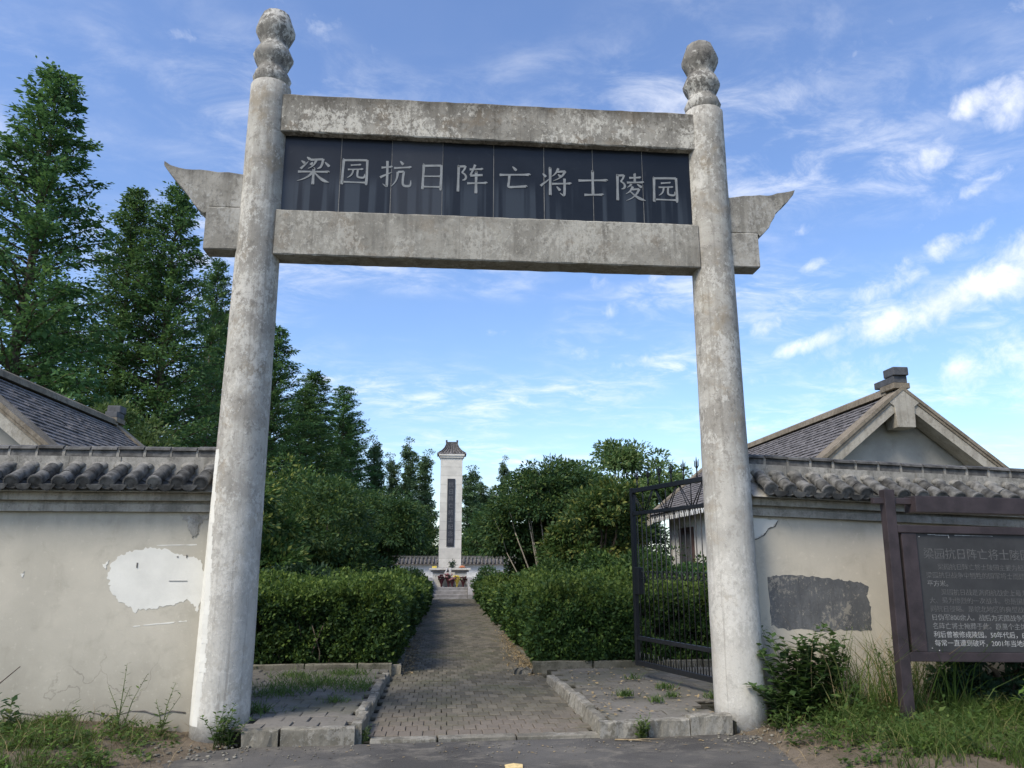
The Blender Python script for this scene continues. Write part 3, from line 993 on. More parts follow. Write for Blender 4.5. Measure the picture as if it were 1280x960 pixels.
YUAN = [vt(14, 92, 12, 4), pl((14, 90), (30, 91), (60, 92.5), (85, 93)), [(85, 94, 7), (85.5, 60, 6), (85, 12, 7), (84, 3, 3)],
        hz(36, 73, 66, 76, 5), hz(28, 57, 73, 60, 5), [(44, 57, 5.5), (42, 44, 4.5), (36, 34, 3.5), (27, 27, 1.5)], [(58, 57, 5.5), (57, 38, 5.2), (60, 31, 5.4), (72, 29, 5.6), (78, 32, 5), (79, 43, 1.8)], hz(14, 12, 84, 12, 5.5)]
FU = [pl((11, 89), (22, 90), (33, 91)), [(33, 92, 6.5), (30, 80, 5), (22, 67, 4.5)], [(22, 68, 4), (32, 60, 5), (35, 50, 6), (31, 42, 5), (24, 40, 1.8)], vt(12, 90, 11, -2, 7)]
GLYPHS = [
    [dot(28, 98, 37, 90), dot(12, 84, 22, 76), [(11, 55, 7), (17, 62, 5.5), (26, 73, 4), (33, 82, 1.6)], pl((38, 88), (58, 90), (76, 92)), [(77, 93, 7), (74, 74, 6), (69, 62, 5.5), (60, 57, 1.5)], pie((57, 90), (52, 75), (44, 64), (33, 56)), dot(46, 80, 41, 70), dot(82, 82, 95, 68),
     hz(4, 44, 95, 47, 6.5), vt(50, 58, 50, 0, 7.5), pie((47, 43), (36, 29), (20, 18), (3, 11)), na((53, 43), (66, 28), (82, 15), (98, 9))],
    YUAN,
    [hz(8, 72, 40, 76), [(25, 97, 7), (26, 60, 6.2), (26, 12, 6.6), (24, 5, 5), (13, 14, 1.2)], [(5, 36, 7), (14, 42, 5.5), (28, 50, 3.5), (41, 57, 1.4)], dot(64, 98, 73, 87), hz(46, 72, 97, 77), pie((58, 58), (56, 38), (50, 20), (38, 4)), pl((58, 58), (67, 59), (76, 60)), [(76, 61, 6.5), (74, 36, 6), (74, 16, 6), (80, 9, 6.5), (92, 9, 7), (97, 14, 5), (98, 30, 1.6)]],
    [vt(24, 90, 22, 2), pl((24, 86), (50, 88), (78, 89.5)), [(78, 91, 7.2), (78, 50, 6.2), (77, 8, 7), (76, -1, 4)], hz(24, 48, 76, 50, 5.5), hz(24, 10, 76, 11, 5.5)],
    FU + [hz(46, 80, 86, 83), [(63, 98, 7), (56, 78, 5.5), (48, 58, 5)], pl((48, 57), (66, 59), (86, 61)), hz(39, 29, 99, 33), vt(66, 72, 66, -6, 7.5)],
    [dot(44, 99, 55, 86), hz(4, 66, 97, 71, 7), [(34, 66, 7), (33, 44, 6), (32, 24, 6.6), (50, 24, 6), (70, 26, 6.4), (86, 28, 7), (87, 26, 3)]],
    [dot(11, 78, 20, 67), [(4, 32, 7), (12, 40, 5.5), (24, 51, 3.5), (32, 60, 1.5)], vt(34, 99, 34, 0, 7.5), pie((60, 99), (54, 85), (46, 74), (38, 68)), pl((57, 86), (70, 87.5), (82, 89)), pie((82, 89), (72, 72), (60, 61), (44, 52)), dot(59, 77, 67, 68), hz(39, 41, 99, 45), [(79, 62, 7.2), (79, 30, 6.4), (78, 6, 6.8), (75, 0, 5), (64, 9, 1.3)], dot(54, 32, 64, 19)],
    [hz(5, 61, 95, 66, 7), vt(50, 97, 50, 10, 7.5), hz(23, 9, 81, 12, 7)],
    FU + [hz(50, 82, 86, 85), vt(67, 99, 67, 66, 6.5), hz(42, 64, 94, 67), pie((56, 60), (50, 52), (42, 46)), dot(74, 60, 87, 49), pie((60, 50), (54, 38), (47, 29), (37, 22)), pl((57, 39), (69, 40.5), (80, 42), w=5.4), pie((80, 42), (72, 25), (58, 9), (38, -3)), na((52, 31), (66, 17), (82, 6), (99, 0))],
    YUAN]


def smooth_stroke(pts, sub=4):
    if len(pts) < 3:
        return pts
    out = []
    n = len(pts)
    for i in range(n - 1):
        p0, p1, p2, p3 = pts[max(i - 1, 0)], pts[i], pts[i + 1], pts[min(i + 2, n - 1)]
        for k in range(sub):
            t = k / sub
            out.append(tuple(0.5 * (2 * b + (c - a) * t + (2 * a - 5 * b + 4 * c - d) * t * t + (3 * b - a - 3 * c + d) * t ** 3) for a, b, c, d in zip(p0, p1, p2, p3)))
    out.append(pts[-1])
    return out


def glyph(mm, strokes, cx, cz, sx, sz, yf, yb):
    for si, st in enumerate(strokes):
        q = smooth_stroke(st)
        P = [Vector((cx + (a - 50) / 100 * sx, cz + (b - 48) / 100 * sz)) for a, b, _ in q]
        W = [max(0.8, wd) / 100 * sx * 0.56 for _, _, wd in q]
        n = len(P)
        y0 = yf - 0.0004 * (si % 7)
        vs = []
        for i in range(n):
            d = P[min(i + 1, n - 1)] - P[max(i - 1, 0)]
            d = d.normalized() if d.length > 1e-9 else Vector((1, 0))
            nn = Vector((-d.y, d.x))
            a, b = P[i] + nn * W[i], P[i] - nn * W[i]
            vs += [(a.x, y0, a.y), (b.x, y0, b.y), (a.x, yb, a.y), (b.x, yb, b.y)]
        fs = []
        for i in range(n - 1):
            o, p = 4 * i, 4 * (i + 1)
            fs += [(o, p, p + 1, o + 1), (o, o + 2, p + 2, p), (o + 1, p + 1, p + 3, o + 3)]
        fs += [(0, 1, 3, 2), (4 * n - 4, 4 * n - 2, 4 * n - 1, 4 * n - 3)]
        mm.add(vs, fs)


LP = [(-1.579, 5.944), (-1.114, 5.950), (-0.661, 5.940), (-0.241, 5.935), (0.205, 5.935), (0.71, 5.93), (1.187, 5.93), (1.629, 5.917), (2.066, 5.905), (2.496, 5.885)]
for st, (x, z) in zip(GLYPHS, LP):
    mm = MB()
    glyph(mm, st, x, z, 0.375, 0.345, 8.0955, 8.1015)
    mm.build('carved_character', M['carved'], gate, world=True)


# ------------------------------------------------------------------ tiled perimeter walls
def tiled_wall(root, L, plaster, pitch=0.222, x_first=0.11, from_right=False):
    """front face at y = 0 looking to -y, top of the plaster at z 2.12"""
    mm = MB()
    mm.box(0, L, 0, 0.40, 0.16, 2.12)
    mm.build('wall_body', plaster, root)
    mm = MB()
    n = 40
    vs = []
    for i in range(n + 1):
        x = L * i / n
        zt = 0.17 + R.uniform(-0.02, 0.035)
        vs += [(x, -0.010, -0.1), (x, -0.006 + R.uniform(-.003, .003), zt), (x, 0.01, zt + 0.004), (x, 0.42, 0.17), (x, 0.42, -0.1)]
    fs = [(i * 5 + j, (i + 1) * 5 + j, (i + 1) * 5 + j + 1, i * 5 + j + 1) for i in range(n) for j in range(4)]
    mm.add(vs, fs)
    mm.build('wall_foot', plaster, root)
    mm = MB()
    cx_ = [(vs[i * 5 + 1][0], -0.006, vs[i * 5 + 1][2] + .004) for i in range(n + 1) if 0.02 < vs[i * 5 + 1][0] < L - .02]
    mm.tube(cx_, [R.uniform(.003, .009) for _ in cx_], 5)
    mm.build('crack', M['mud_crack'], root)
    mm = MB()
    mm.box(0, L, -0.055, 0.455, 2.122, 2.20)
    mm.build('lower_cornice', M['cornice'], root, bevel=0.006)
    mm = MB()
    mm.box(0, L, -0.03, 0.43, 2.20, 2.232)
    mm.build('cornice_groove', M['cornice'], root)
    mm = MB()
    mm.box(0, L, -0.11, 0.51, 2.232, 2.312)
    mm.build('upper_cornice', M['cornice'], root, bevel=0.006)
    mm = MB()
    mm.prism_x([(-0.225, 2.314), (0.625, 2.314), (0.33, 2.51), (0.07, 2.51)], 0.0, L)
    mm.build('roof_bed', M['mortar'], root)
    # tile meshes, long axis along local y, running up
    ang = math.atan2(0.345, 0.33)
    ang = rad(29)

    def barrel():
        q = MB()
        n, k = 10, 5
        L1, r = 0.185, 0.068
        vs = []
        for i in range(k + 1):
            y = L1 * i / k
            rr = r * (1.0 - 0.07 * i / k) * (1 + R.uniform(-.015, .015))
            for j in range(n + 1):
                a = -0.25 + (PI + 0.5) * j / n
                vs.append((rr * math.cos(a), y, rr * math.sin(a)))
        fs = [(i * (n + 1) + j, (i + 1) * (n + 1) + j, (i + 1) * (n + 1) + j + 1, i * (n + 1) + j + 1) for i in range(k) for j in range(n)]
        fs = [tuple(reversed(f)) for f in fs]
        q.add(vs, fs, True)
        q.add(vs[:n + 1], [tuple(reversed(range(n + 1)))])
        me = q.mesh('barrel_tile')
        me.materials.append(M['tile'])
        return me

    def cap():
        q = MB()
        n = 14
        vs = []
        for (rr, y) in ((0.070, 0.03), (0.076, 0.026), (0.076, 0.002), (0.062, -0.002), (0.058, 0.004), (0.02, 0.002)):
            for j in range(n):
                a = 2 * PI * j / n
                vs.append((rr * math.cos(a), y, rr * math.sin(a)))
        fs = [(i * n + j, i * n + (j + 1) % n, (i + 1) * n + (j + 1) % n, (i + 1) * n + j) for i in range(5) for j in range(n)]
        fs.append(tuple(range(5 * n, 6 * n)))
        q.add(vs, fs)
        me = q.mesh('end_cap')
        me.materials.append(M['tile_dark'])
        return me

    def pan(drip):
        q = MB()
        n = 6
        Lp, th = 0.18, 0.014
        vs = []
        for (y, dz) in ((0, 0.0), (Lp, 0.0)):
            for j in range(n + 1):
                t = -1 + 2 * j / n
                x = t * 0.085
                z = 0.045 * t * t
                vs.append((x, y, z + dz))
                vs.append((x, y, z + dz + th))
        k = 2 * (n + 1)
        fs = []
        for j in range(n):
            a = 2 * j
            fs += [(a + 1, a + 3, k + a + 3, k + a + 1), (a, k + a, k + a + 2, a + 2), (a, a + 2, a + 3, a + 1), (k + a, k + a + 1, k + a + 3, k + a + 2)]
        fs += [(0, 1, k + 1, k), (2 * n, k + 2 * n, k + 2 * n + 1, 2 * n + 1)]
        q.add(vs, fs, False)
        if drip:
            q.add([(-0.085, 0.0, 0.05), (0.085, 0.0, 0.05), (0.05, -0.012, 0.004), (0, -0.012, -0.02), (-0.05, -0.012, 0.004),
                   (-0.085, 0.012, 0.05), (0.085, 0.012, 0.05), (0.05, 0.0, 0.004), (0, 0.0, -0.02), (-0.05, 0.0, 0.004)],
                  [(0, 4, 3, 2, 1), (5, 6, 7, 8, 9), (0, 1, 6, 5), (1, 2, 7, 6), (2, 3, 8, 7), (3, 4, 9, 8), (4, 0, 5, 9)])
        me = q.mesh('drip_tile' if drip else 'pan_tile')
        me.materials.append(M['pan_tile'])
        return me

    barrels, caps, pans, drips = [barrel() for _ in range(3)], [cap() for _ in range(2)], [pan(False) for _ in range(2)], [pan(True) for _ in range(2)]
    ca, sa = math.cos(ang), math.sin(ang)
    e0 = Vector((0, -0.285, 2.372))
    up = Vector((0, ca, sa))
    nrm = Vector((0, -sa, ca))
    rows = int((L - 0.05) / pitch)
    for i in range(rows):
        x = (L - x_first - i * pitch) if from_right else (x_first + i * pitch)
        lean = R.uniform(-.035, .035)
        for s in range(2):
            p = e0 + up * (0.015 + 0.165 * s) + nrm * (0.022 - 0.006 * s + R.uniform(-.006, .006))
            inst('barrel_tile', R.choice(barrels), root, (x + R.uniform(-.006, .006), p.y, p.z), (ang + R.uniform(-.05, .05), 0, lean + R.uniform(-.06, .06)))
        p = e0 + nrm * 0.022
        inst('end_cap', R.choice(caps), root, (x, p.y, p.z), (ang, 0, lean))
        xm = x + pitch / 2
        if 0.08 < xm < L - 0.05:
            for s in range(2):
                p = e0 + up * (-0.005 + 0.15 * s) - nrm * (0.045 - 0.012 * s)
                inst('drip_tile' if s == 0 else 'pan_tile', R.choice(drips if s == 0 else pans), root, (xm, p.y, p.z), (ang - 0.03, 0, R.uniform(-.03, .03)))
    # the far slope, never seen from the road
    q = MB()
    for i in range(rows):
        x = (L - x_first - i * pitch) if from_right else (x_first + i * pitch)
        q.tube([(x, 0.685, 2.385), (x, 0.35, 2.57)], [0.07, 0.062], 8)
    stuff(q.build('rear_tiles', M['tile'], root))
    # mortar arches above the barrels, strip and ridge saddle tiles
    q = MB()
    for i in range(rows):
        x = (L - x_first - i * pitch) if from_right else (x_first + i * pitch)
        q.ball((x, 0.04, 2.60), 0.085, 8, 5, (1.05, 0.5, 0.55), 0.08)
    stuff(q.build('mortar_fillets', M['fillet'], root))
    q = MB()
    nseg = max(4, int(L / 0.5))
    for k in range(nseg):
        q.box(L * k / nseg, L * (k + 1) / nseg - 0.004, 0.045 + R.uniform(-.006, .006), 0.355, 2.50, 2.700 + R.uniform(-.004, .004))
    stuff(q.build('ridge_base', M['ridge_mortar'], root))
    seg = 0.272
    n = int(L / seg)
    for k in range(n + 1):
        x0 = (L - (k + 1) * seg) if from_right else k * seg
        x1 = x0 + seg
        x0, x1 = max(0.0, x0), min(L, x1)
        if x1 - x0 < 0.05:
            continue
        q = MB()
        dz = R.uniform(-.006, .006)
        q.prism_x([(0.075, 2.706), (0.325, 2.706), (0.315, 2.775 + dz), (0.085, 2.775 + dz)], x0 + .012, x1 - .012)
        q.prism_x([(0.055, 2.776 + dz), (0.345, 2.776 + dz), (0.34, 2.80 + dz), (0.28, 2.822 + dz), (0.12, 2.822 + dz), (0.06, 2.80 + dz)], x0 + .008, x1 - .008)
        q.build('ridge_tile', M['tile_dark'], root)
        if x1 < L - 0.02:
            q = MB()
            q.prism_x([(0.070, 2.704), (0.330, 2.704), (0.325, 2.78), (0.29, 2.816), (0.11, 2.816), (0.075, 2.78)], x1 - .013 + R.uniform(-.004, .004), x1 + .013 + R.uniform(-.004, .006))
            q.build('mortar_joint', M['ridge_mortar'], root)


wl = thing('perimeter_wall', 'plastered wall left of the gateway with a large white patch and grey tiled coping', 'wall', (-7.55, 8.30, 0))
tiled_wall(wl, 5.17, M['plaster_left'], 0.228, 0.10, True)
wr = thing('perimeter_wall', 'warm beige wall right of the gateway with a black painted patch and tiled coping', 'wall', (3.20, 8.30, 0), rot=(0, rad(2.1), rad(1.5)))
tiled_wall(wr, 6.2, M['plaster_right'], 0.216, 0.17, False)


def flat_patch(name, poly, mat, parent, y0, th, jag=0.012, world=True, sub=7):
    """thin skin of plaster or paint with a ragged outline; poly in x,z"""
    out = []
    n = len(poly)
    for i in range(n):
        a, b = Vector(poly[i]), Vector(poly[(i + 1) % n])
        for k in range(sub):
            p = a.lerp(b, k / sub)
            wx = math.sin(p.x * 61 + p.y * 37) * .6 + math.sin(p.x * 140 - p.y * 90) * .5
            wz = math.sin(p.y * 57 - p.x * 41 + 1) * .6 + math.sin(p.y * 150 + p.x * 97) * .5
            nrm_ = Vector((b.y - a.y, a.x - b.x)).normalized()
            off = jag * (wx + wz) * .7 + R.uniform(-jag, jag) * .4      # only across the edge, so the outline never folds
            out.append((p.x + nrm_.x * off, p.y + nrm_.y * off))
    area = sum(out[i][0] * out[(i + 1) % len(out)][1] - out[(i + 1) % len(out)][0] * out[i][1] for i in range(len(out)))
    if area < 0:
        out.reverse()
    q = MB()
    q.prism_y(out, y0 - th, y0 + 0.004)
    return q.build(name, mat, parent, world=world)


flat_patch('plaster_patch', [(-3.39, 1.468), (-3.387, 1.578), (-3.298, 1.68), (-3.185, 1.728), (-3.031, 1.76), (-2.872, 1.753), (-2.733, 1.705), (-2.586, 1.665), (-2.489, 1.641), (-2.44, 1.5), (-2.44, 1.325), (-2.48, 1.13), (-2.54, 1.20), (-2.60, 1.25), (-2.664, 1.232), (-2.762, 1.193), (-2.877, 1.178), (-3.007, 1.156), (-3.099, 1.149), (-3.206, 1.211), (-3.292, 1.288), (-3.376, 1.343), (-3.358, 1.39)], M['fresh_plaster'], wl, 8.30, 0.003, 0.016)
flat_patch('plaster_scratch', [(-3.0, 1.0), (-2.70, 1.026), (-2.70, 1.037), (-3.0, 1.010)], M['fresh_plaster'], wl, 8.30, 0.002, 0.003)
flat_patch('plaster_scratch', [(-2.66, 1.033), (-2.58, 1.038), (-2.58, 1.048), (-2.66, 1.043)], M['fresh_plaster'], wl, 8.30, 0.002, 0.003)
flat_patch('plaster_scratch', [(-3.10, .990), (-3.03, .996), (-3.03, 1.004), (-3.10, .998)], M['fresh_plaster'], wl, 8.30, 0.002, 0.003)
flat_patch('plaster_scratch', [(-2.95, 1.782), (-2.55, 1.79), (-2.55, 1.80), (-2.95, 1.789)], M['fresh_plaster'], wl, 8.30, 0.002, 0.003)
flat_patch('plaster_chip', [(-3.46, 1.60), (-3.40, 1.64), (-3.42, 1.55)], M['fresh_plaster'], wl, 8.30, 0.004, 0.01)
flat_patch('plaster_chip', [(-4.24, 1.50), (-4.20, 1.53), (-4.21, 1.47)], M['fresh_plaster'], wl, 8.30, 0.004, 0.008)
for (x, z, dx, dz) in ((-3.12, 1.60, .007, .035), (-2.73, 1.675, .010, .008), (-2.64, 1.685, .005, .022), (-2.73, 1.435, .12, .003)):
    q = MB()
    q.box(x - dx / 2, x + dx, 8.291, 8.2965, z - dz, z + dz * 0.4)
    q.build('crack', M['mud_crack'], wl, world=True)
# old plaster fillet where the wall meets the pillar and a broken corner
q = MB()
for k in range(60):        # plaster smeared over the corner between wall and pillar, in rough vertical ridges
    z0, z1 = 0.12 + 2.62 * k / 60, 0.12 + 2.62 * (k + 1) / 60
    a1 = 246 + 9 * math.sin(z0 * 2.1) + R.uniform(-3, 3) - 14 * max(0, z0 - 2.0)
    rws = []
    for z in (z0, z1):
        for i in range(9):
            a = rad(150 + (a1 - 150) * i / 8)
            rr = 0.272 - 0.0078 * z + (0.004 if i < 8 else -0.012) + 0.004 * math.sin(i * 2.4) + R.uniform(0, .002)
            rws.append((-2.135 + rr * math.cos(a), 8.15 + rr * math.sin(a), z))
    q.add(rws, [(i, i + 1, 10 + i, 9 + i) for i in range(8)])
stuff(q.build('plaster_fillet', M['fresh_plaster'], wl, world=True))
flat_patch('broken_plaster', [(-2.75, 2.10), (-2.66, 1.98), (-2.56, 1.93), (-2.52, 2.02), (-2.38, 2.10)], M['cornice'], wl, 8.30, 0.006, 0.02)
flat_patch('broken_plaster', [(-2.66, 2.08), (-2.65, 1.95), (-2.60, 1.86), (-2.55, 1.90), (-2.54, 2.0), (-2.60, 2.06)], M['mortar'], wl, 8.299, 0.010, 0.015)
flat_patch('black_paint_patch', [(0.22, 1.47), (0.36, 1.50), (0.55, 1.505), (0.80, 1.49), (1.03, 1.475), (1.15, 1.46), (1.28, 1.455), (1.37, 1.41), (1.34, 1.30), (1.38, 1.20), (1.37, 1.06), (1.375, 0.96), (1.28, 0.945), (1.02, 0.95), (0.80, 0.92), (0.6, 0.95), (0.42, 0.93), (0.24, 0.97)], M['black_paint'], wr, 0.0, 0.002, 0.009, world=False)
flat_patch('broken_plaster', [(0.05, 2.10), (0.36, 2.09), (0.33, 2.03), (0.25, 2.0), (0.20, 1.93), (0.13, 1.89), (0.05, 1.86)], M['fresh_plaster'], wr, 0.0, 0.006, 0.012, world=False)
for (za, xa, zb, xb) in ((2.09, .36, 2.03, .33), (2.03, .33, 2.0, .25), (2.0, .25, 1.93, .20), (1.93, .20, 1.89, .13), (1.89, .13, 1.86, .05), (1.86, .05, 1.2, .04)):
    q = MB()
    q.tube([(xa, -.004, za - .012), (xb, -.004, zb - .012)], .005, 4)
    q.build('crack', M['tile_dark'], wr)
flat_patch('plaster_fillet', [(-0.08, 0.05), (-0.07, 2.74), (0.03, 2.78), (0.06, 2.55), (0.05, 2.35), (0.02, 2.2), (0.015, 1.2), (0.03, 0.05)], M['mortar'], wr, -0.01, 0.035, 0.012, world=False)


# ------------------------------------------------------------------ houses behind the wall
def house(name, label, cx, y0, y1, zr, half, ze, white, near_blocks=True, far_blocks=True, window_side=None):
    h = thing(name, label, 'house', (cx, (y0 + y1) / 2, 0))
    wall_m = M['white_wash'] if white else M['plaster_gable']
    hw = half - 0.5
    s = (zr - ze) / half
    zw = zr - s * hw - 0.05
    # gable walls, side walls
    q = MB()
    g0, g1 = y0 + 0.42, y1 - 0.42
    q.prism_y([(cx - hw, 0), (cx + hw, 0), (cx + hw, zw), (cx, zr - 0.06), (cx - hw, zw)], g0, g0 + 0.25)
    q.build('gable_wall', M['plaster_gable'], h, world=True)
    q = MB()
    q.prism_y([(cx - hw, 0), (cx + hw, 0), (cx + hw, zw), (cx, zr - 0.06), (cx - hw, zw)], g1 - 0.25, g1)
    q.build('gable_wall', M['plaster_gable'], h, world=True)
    for sx in (-1, 1):
        q = MB()
        a, b = sorted((cx + sx * hw, cx + sx * (hw - 0.22)))
        q.box(a, b, g0 + 0.252, g1 - 0.252, 0, zw - 0.02)
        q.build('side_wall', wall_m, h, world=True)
    # roof slopes
    for sx in (-1, 1):
        q = MB()
        n = (s * 0.12)
        q.prism_y([(cx, zr - 0.10), (cx + sx * half, ze - 0.10), (cx + sx * half, ze), (cx, zr)] if sx > 0 else [(cx, zr - 0.10), (cx, zr), (cx - half, ze), (cx - half, ze - 0.10)], y0 + 0.05, y1 - 0.05)
        rs = q.build('roof_slope', M['roof_tile'], h, world=True)
        t = MB()
        Ls = math.hypot(half, zr - ze)
        nr = int(Ls / 0.135)
        nc = int((y1 - y0 - 0.5) / 0.17)
        dx, dz = half / Ls, -(zr - ze) / Ls
        for r in range(nr):
            a = 0.05 + r * (Ls - 0.05) / nr
            for c in range(nc):
                yy = y0 + 0.25 + (y1 - y0 - 0.5) * (c + (0.5 if r % 2 else 0)) / nc
                lift = R.uniform(0.0, 0.014)
                if R.random() < 0.012:
                    continue
                p = []
                for (al, h0) in ((a, 0.004), (a + 0.175, 0.022 + lift)):
                    for e in (-0.081, 0.081):
                        for hh in (0, 0.02):
                            p.append((cx + sx * (al * dx + (h0 + hh) * -dz), yy + e, zr + al * dz + (h0 + hh) * dx))
                v = [p[0], p[2], p[4], p[6], p[1], p[3], p[5], p[7]]
                t.hull(v)
        stuff(t.build('roof_tiles', M['roof_tile'], rs, world=True))
    # raking bands on both gables: brown verge, pale board, brown line
    for (ya, yb) in ((y0 - 0.03, y0 + 0.34), (y1 - 0.34, y1 + 0.03)):
        for sx in (-1, 1):
            def band(o0, o1, yA, yB, nm, mat):
                q = MB()
                pts = [(cx, zr + o1), (cx + sx * (half + .06), ze - s * .06 + o1), (cx + sx * (half + .06), ze - s * .06 + o0), (cx, zr + o0)]
                if sx > 0:
                    pts.reverse()
                q.prism_y(pts, yA, yB)
                q.build(nm, mat, h, world=True)
            outer = ya if ya < y0 + .1 else yb
            band(0.025, 0.10, ya - 0.04 if outer == ya else ya, yb if outer == ya else yb + 0.04, 'verge_band', M['rake_brown'])
            band(-0.035, 0.024, ya - 0.02 if outer == ya else ya, yb if outer == ya else yb + 0.02, 'verge_band', M['rake_brown'])
            band(-0.24, -0.036, ya, yb, 'rake_board', M['rake'])
    # hanging block at each gable peak
    for yp in (y0 - 0.06, y1 - 0.28):
        q = MB()
        q.prism_y([(cx - .17, zr - .66), (cx + .17, zr - .66), (cx + .19, zr - .28), (cx + .30, zr - .20), (cx, zr + .04), (cx - .30, zr - .20), (cx - .19, zr - .28)], yp, yp + 0.36)
        q.build('gable_pendant', M['rake'], h, world=True, bevel=0.01)
    # ridge
    q = MB()
    q.prism_y([(cx - .14, zr + .00), (cx + .14, zr + .00), (cx + .12, zr + .11), (cx + .07, zr + .15), (cx - .07, zr + .15), (cx - .12, zr + .11)], y0 + 0.28, y1 - 0.28)
    q.build('ridge_cap', M['rake_brown'], h, world=True)
    for sgn, yp in ((1, y0 - 0.05), (-1, y1 + 0.05)):
        a, b = sorted((yp, yp + sgn * 0.46))
        q = MB()
        q.box(cx - .155, cx + .155, a, b, zr + .06, zr + .165)
        q.build('ridge_plinth', M['rake_brown'], h, world=True, bevel=0.01)
        q = MB()
        q.box(cx - .13, cx + .13, a + .03, b - .03 + (0.25 if sgn > 0 else 0), zr + .172, zr + .30)
        q.build('ridge_block', M['ridge_block'], h, world=True, bevel=0.012)
        a2, b2 = sorted((yp - sgn * 0.02, yp + sgn * 0.32))
        q = MB()
        q.box(cx - .145, cx + .145, a2, b2, zr + .302, zr + .46)
        q.build('ridge_block', M['ridge_block'], h, world=True, bevel=0.02)
    # white eave boards with toothed lower edge
    for sx in (-1, 1):
        q = MB()
        xe = cx + sx * (half - 0.02)
        n = int((y1 - y0 - .2) / 0.19)
        a, b = sorted((xe, xe + sx * 0.03))
        q.box(a, b, y0 + .1, y1 - .1, ze - 0.13, ze - 0.012)
        for k in range(n):
            yy = y0 + .1 + (y1 - y0 - .2) * (k + .5) / n
            q.prism_x([(yy - .07, ze - 0.128), (yy + .07, ze - 0.128), (yy + .03, ze - 0.21), (yy - .03, ze - 0.21)], a + .004, b - .004)
        stuff(q.build('eave_board', M['white_paint'], h, world=True))
        q = MB()
        for k in range(n):
            yy = y0 + .1 + (y1 - y0 - .2) * (k + 1.0) / n
            if yy > y1 - .15:
                continue
            q.prism_x([(yy - .055, ze + 0.03), (yy - .05, ze - 0.05), (yy, ze - 0.11), (yy + .05, ze - 0.05), (yy + .055, ze + 0.03)], *sorted((xe + sx * .034, xe + sx * .05)))
        stuff(q.build('drip_tiles', M['tile'], h, world=True))
    return h


hr = house('gable_house', 'grey roofed house behind the right wall with its plastered gable facing the road', 8.2, 13.0, 23.4, 4.65, 2.02, 3.02, True)
for (ya, yb, z1, nm) in ((20.75, 21.75, 2.5, 'door'),):
    q = MB()
    xw = 8.2 - 1.52
    q.box(xw - 0.03, xw + 0.02, ya, yb, 0.05, z1)
    d = q.build('door', M['door_brown'], hr, world=True)
    for k in range(2):
        q = MB()
        q.box(xw - 0.05, xw - 0.032, ya + .08 + k * .48, ya + .44 + k * .48, 1.2, z1 - .1)
        q.build('door_panel', M['ridge_block'], d, world=True)
    q = MB()
    q.box(xw - 0.07, xw + 0.02, ya - .09, ya - .002, 0.05, z1 + .09)
    q.box(xw - 0.07, xw + 0.02, yb + .002, yb + .09, 0.05, z1 + .09)
    q.box(xw - 0.07, xw + 0.02, ya - .001, yb + .001, z1 + .002, z1 + .09)
    q.build('door_frame', M['door_brown'], hr, world=True)
hl = house('gable_house', 'grey roofed house rising over the left wall below the tall conifers', -7.5, 11.5, 17.9, 4.62, 2.02, 3.0, False)

# ------------------------------------------------------------------ iron gate leaf
hinge = Vector((3.24, 8.47, 0))
farp = Vector((2.60, 10.70, 0))
dv = farp - hinge
GL = dv.length
ig = thing('iron_gate', 'black iron gate leaf standing open behind the right pillar, topped with spear heads', 'gate', hinge, rot=(0, 0, math.atan2(dv.y, dv.x)))


def rod(mm, a, b, r=0.008, n=5):
    mm.tube([a, b], r, n)


def gpart(nm):
    pass


for (za, r_) in ((2.60, 0.03), (2.285, 0.024), (0.635, 0.026), (0.315, 0.032)):
    q = MB()
    q.box(0.03, GL - 0.03, -r_ * .8, r_ * .8, za - r_, za + r_)
    q.build('rail', M['iron'], ig, bevel=0.004)
for x in (0.0, GL):
    q = MB()
    q.box(x - .03, x + .03, -.03, .03, 0.28, 2.64)
    q.build('stile', M['iron'], ig, bevel=0.004)
for z in (0.75, 2.2):
    q = MB()
    q.box(-0.26, -0.032, -0.02, 0.02, z - .02, z + .02)
    q.build('hinge_lug', M['iron'], ig)
nb = 20
for i in range(1, nb):
    x = GL * i / nb
    q = MB()
    rod(q, (x, 0, 0.32), (x, 0, 2.285), 0.0075, 5)
    q.build('bar', M['iron'], ig)
for i in range(nb):
    x = GL * (i + 0.5) / nb
    q = MB()
    n = 12
    q.tube([(x + 0.042 * math.cos(2 * PI * k / n), 0, 1.455 + 0.052 * math.sin(2 * PI * k / n)) for k in range(n + 1)], 0.006, 4)
    q.build('ring', M['iron'], ig)
    q = MB()
    rod(q, (x, 0, 0.33), (x, 0, 0.45), 0.007, 4)
    q.build('dog_bar', M['iron'], ig)
for i in range(8):
    x = GL * (i + 0.5) / 8
    q = MB()
    rod(q, (x, 0, 2.62), (x, 0, 2.74), 0.010, 5)
    q.tube([(x, 0, 2.72), (x, 0, 2.82), (x, 0, 2.89)], [0.008, 0.012, 0.001], 5)
    for sg in (-1, 1):
        q.tube([(x, 0, 2.735), (x + sg * .035, 0, 2.77), (x + sg * .038, 0, 2.83), (x + sg * .055, 0, 2.855)], [0.007, 0.008, 0.006, 0.001], 5)
    q.build('spear_head', M['iron'], ig)
for k in range(4):
    x0 = GL * k / 4
    w4 = GL / 4
    q = MB()
    rod(q, (x0 + w4 / 2, 0.004, 2.30), (x0 + w4 / 2, 0.004, 2.59), 0.008, 4)
    for off in (0.0, 0.07):
        rod(q, (x0 + w4 / 2 - .02 - off, 0, 2.30 + 0.0), (x0 + .04 - off * .3, 0, 2.58), 0.007, 4)
        rod(q, (x0 + w4 / 2 + .02 + off, 0, 2.30), (x0 + w4 - .04 + off * .3, 0, 2.58), 0.007, 4)
    q.build('lattice', M['iron'], ig)
q = MB()
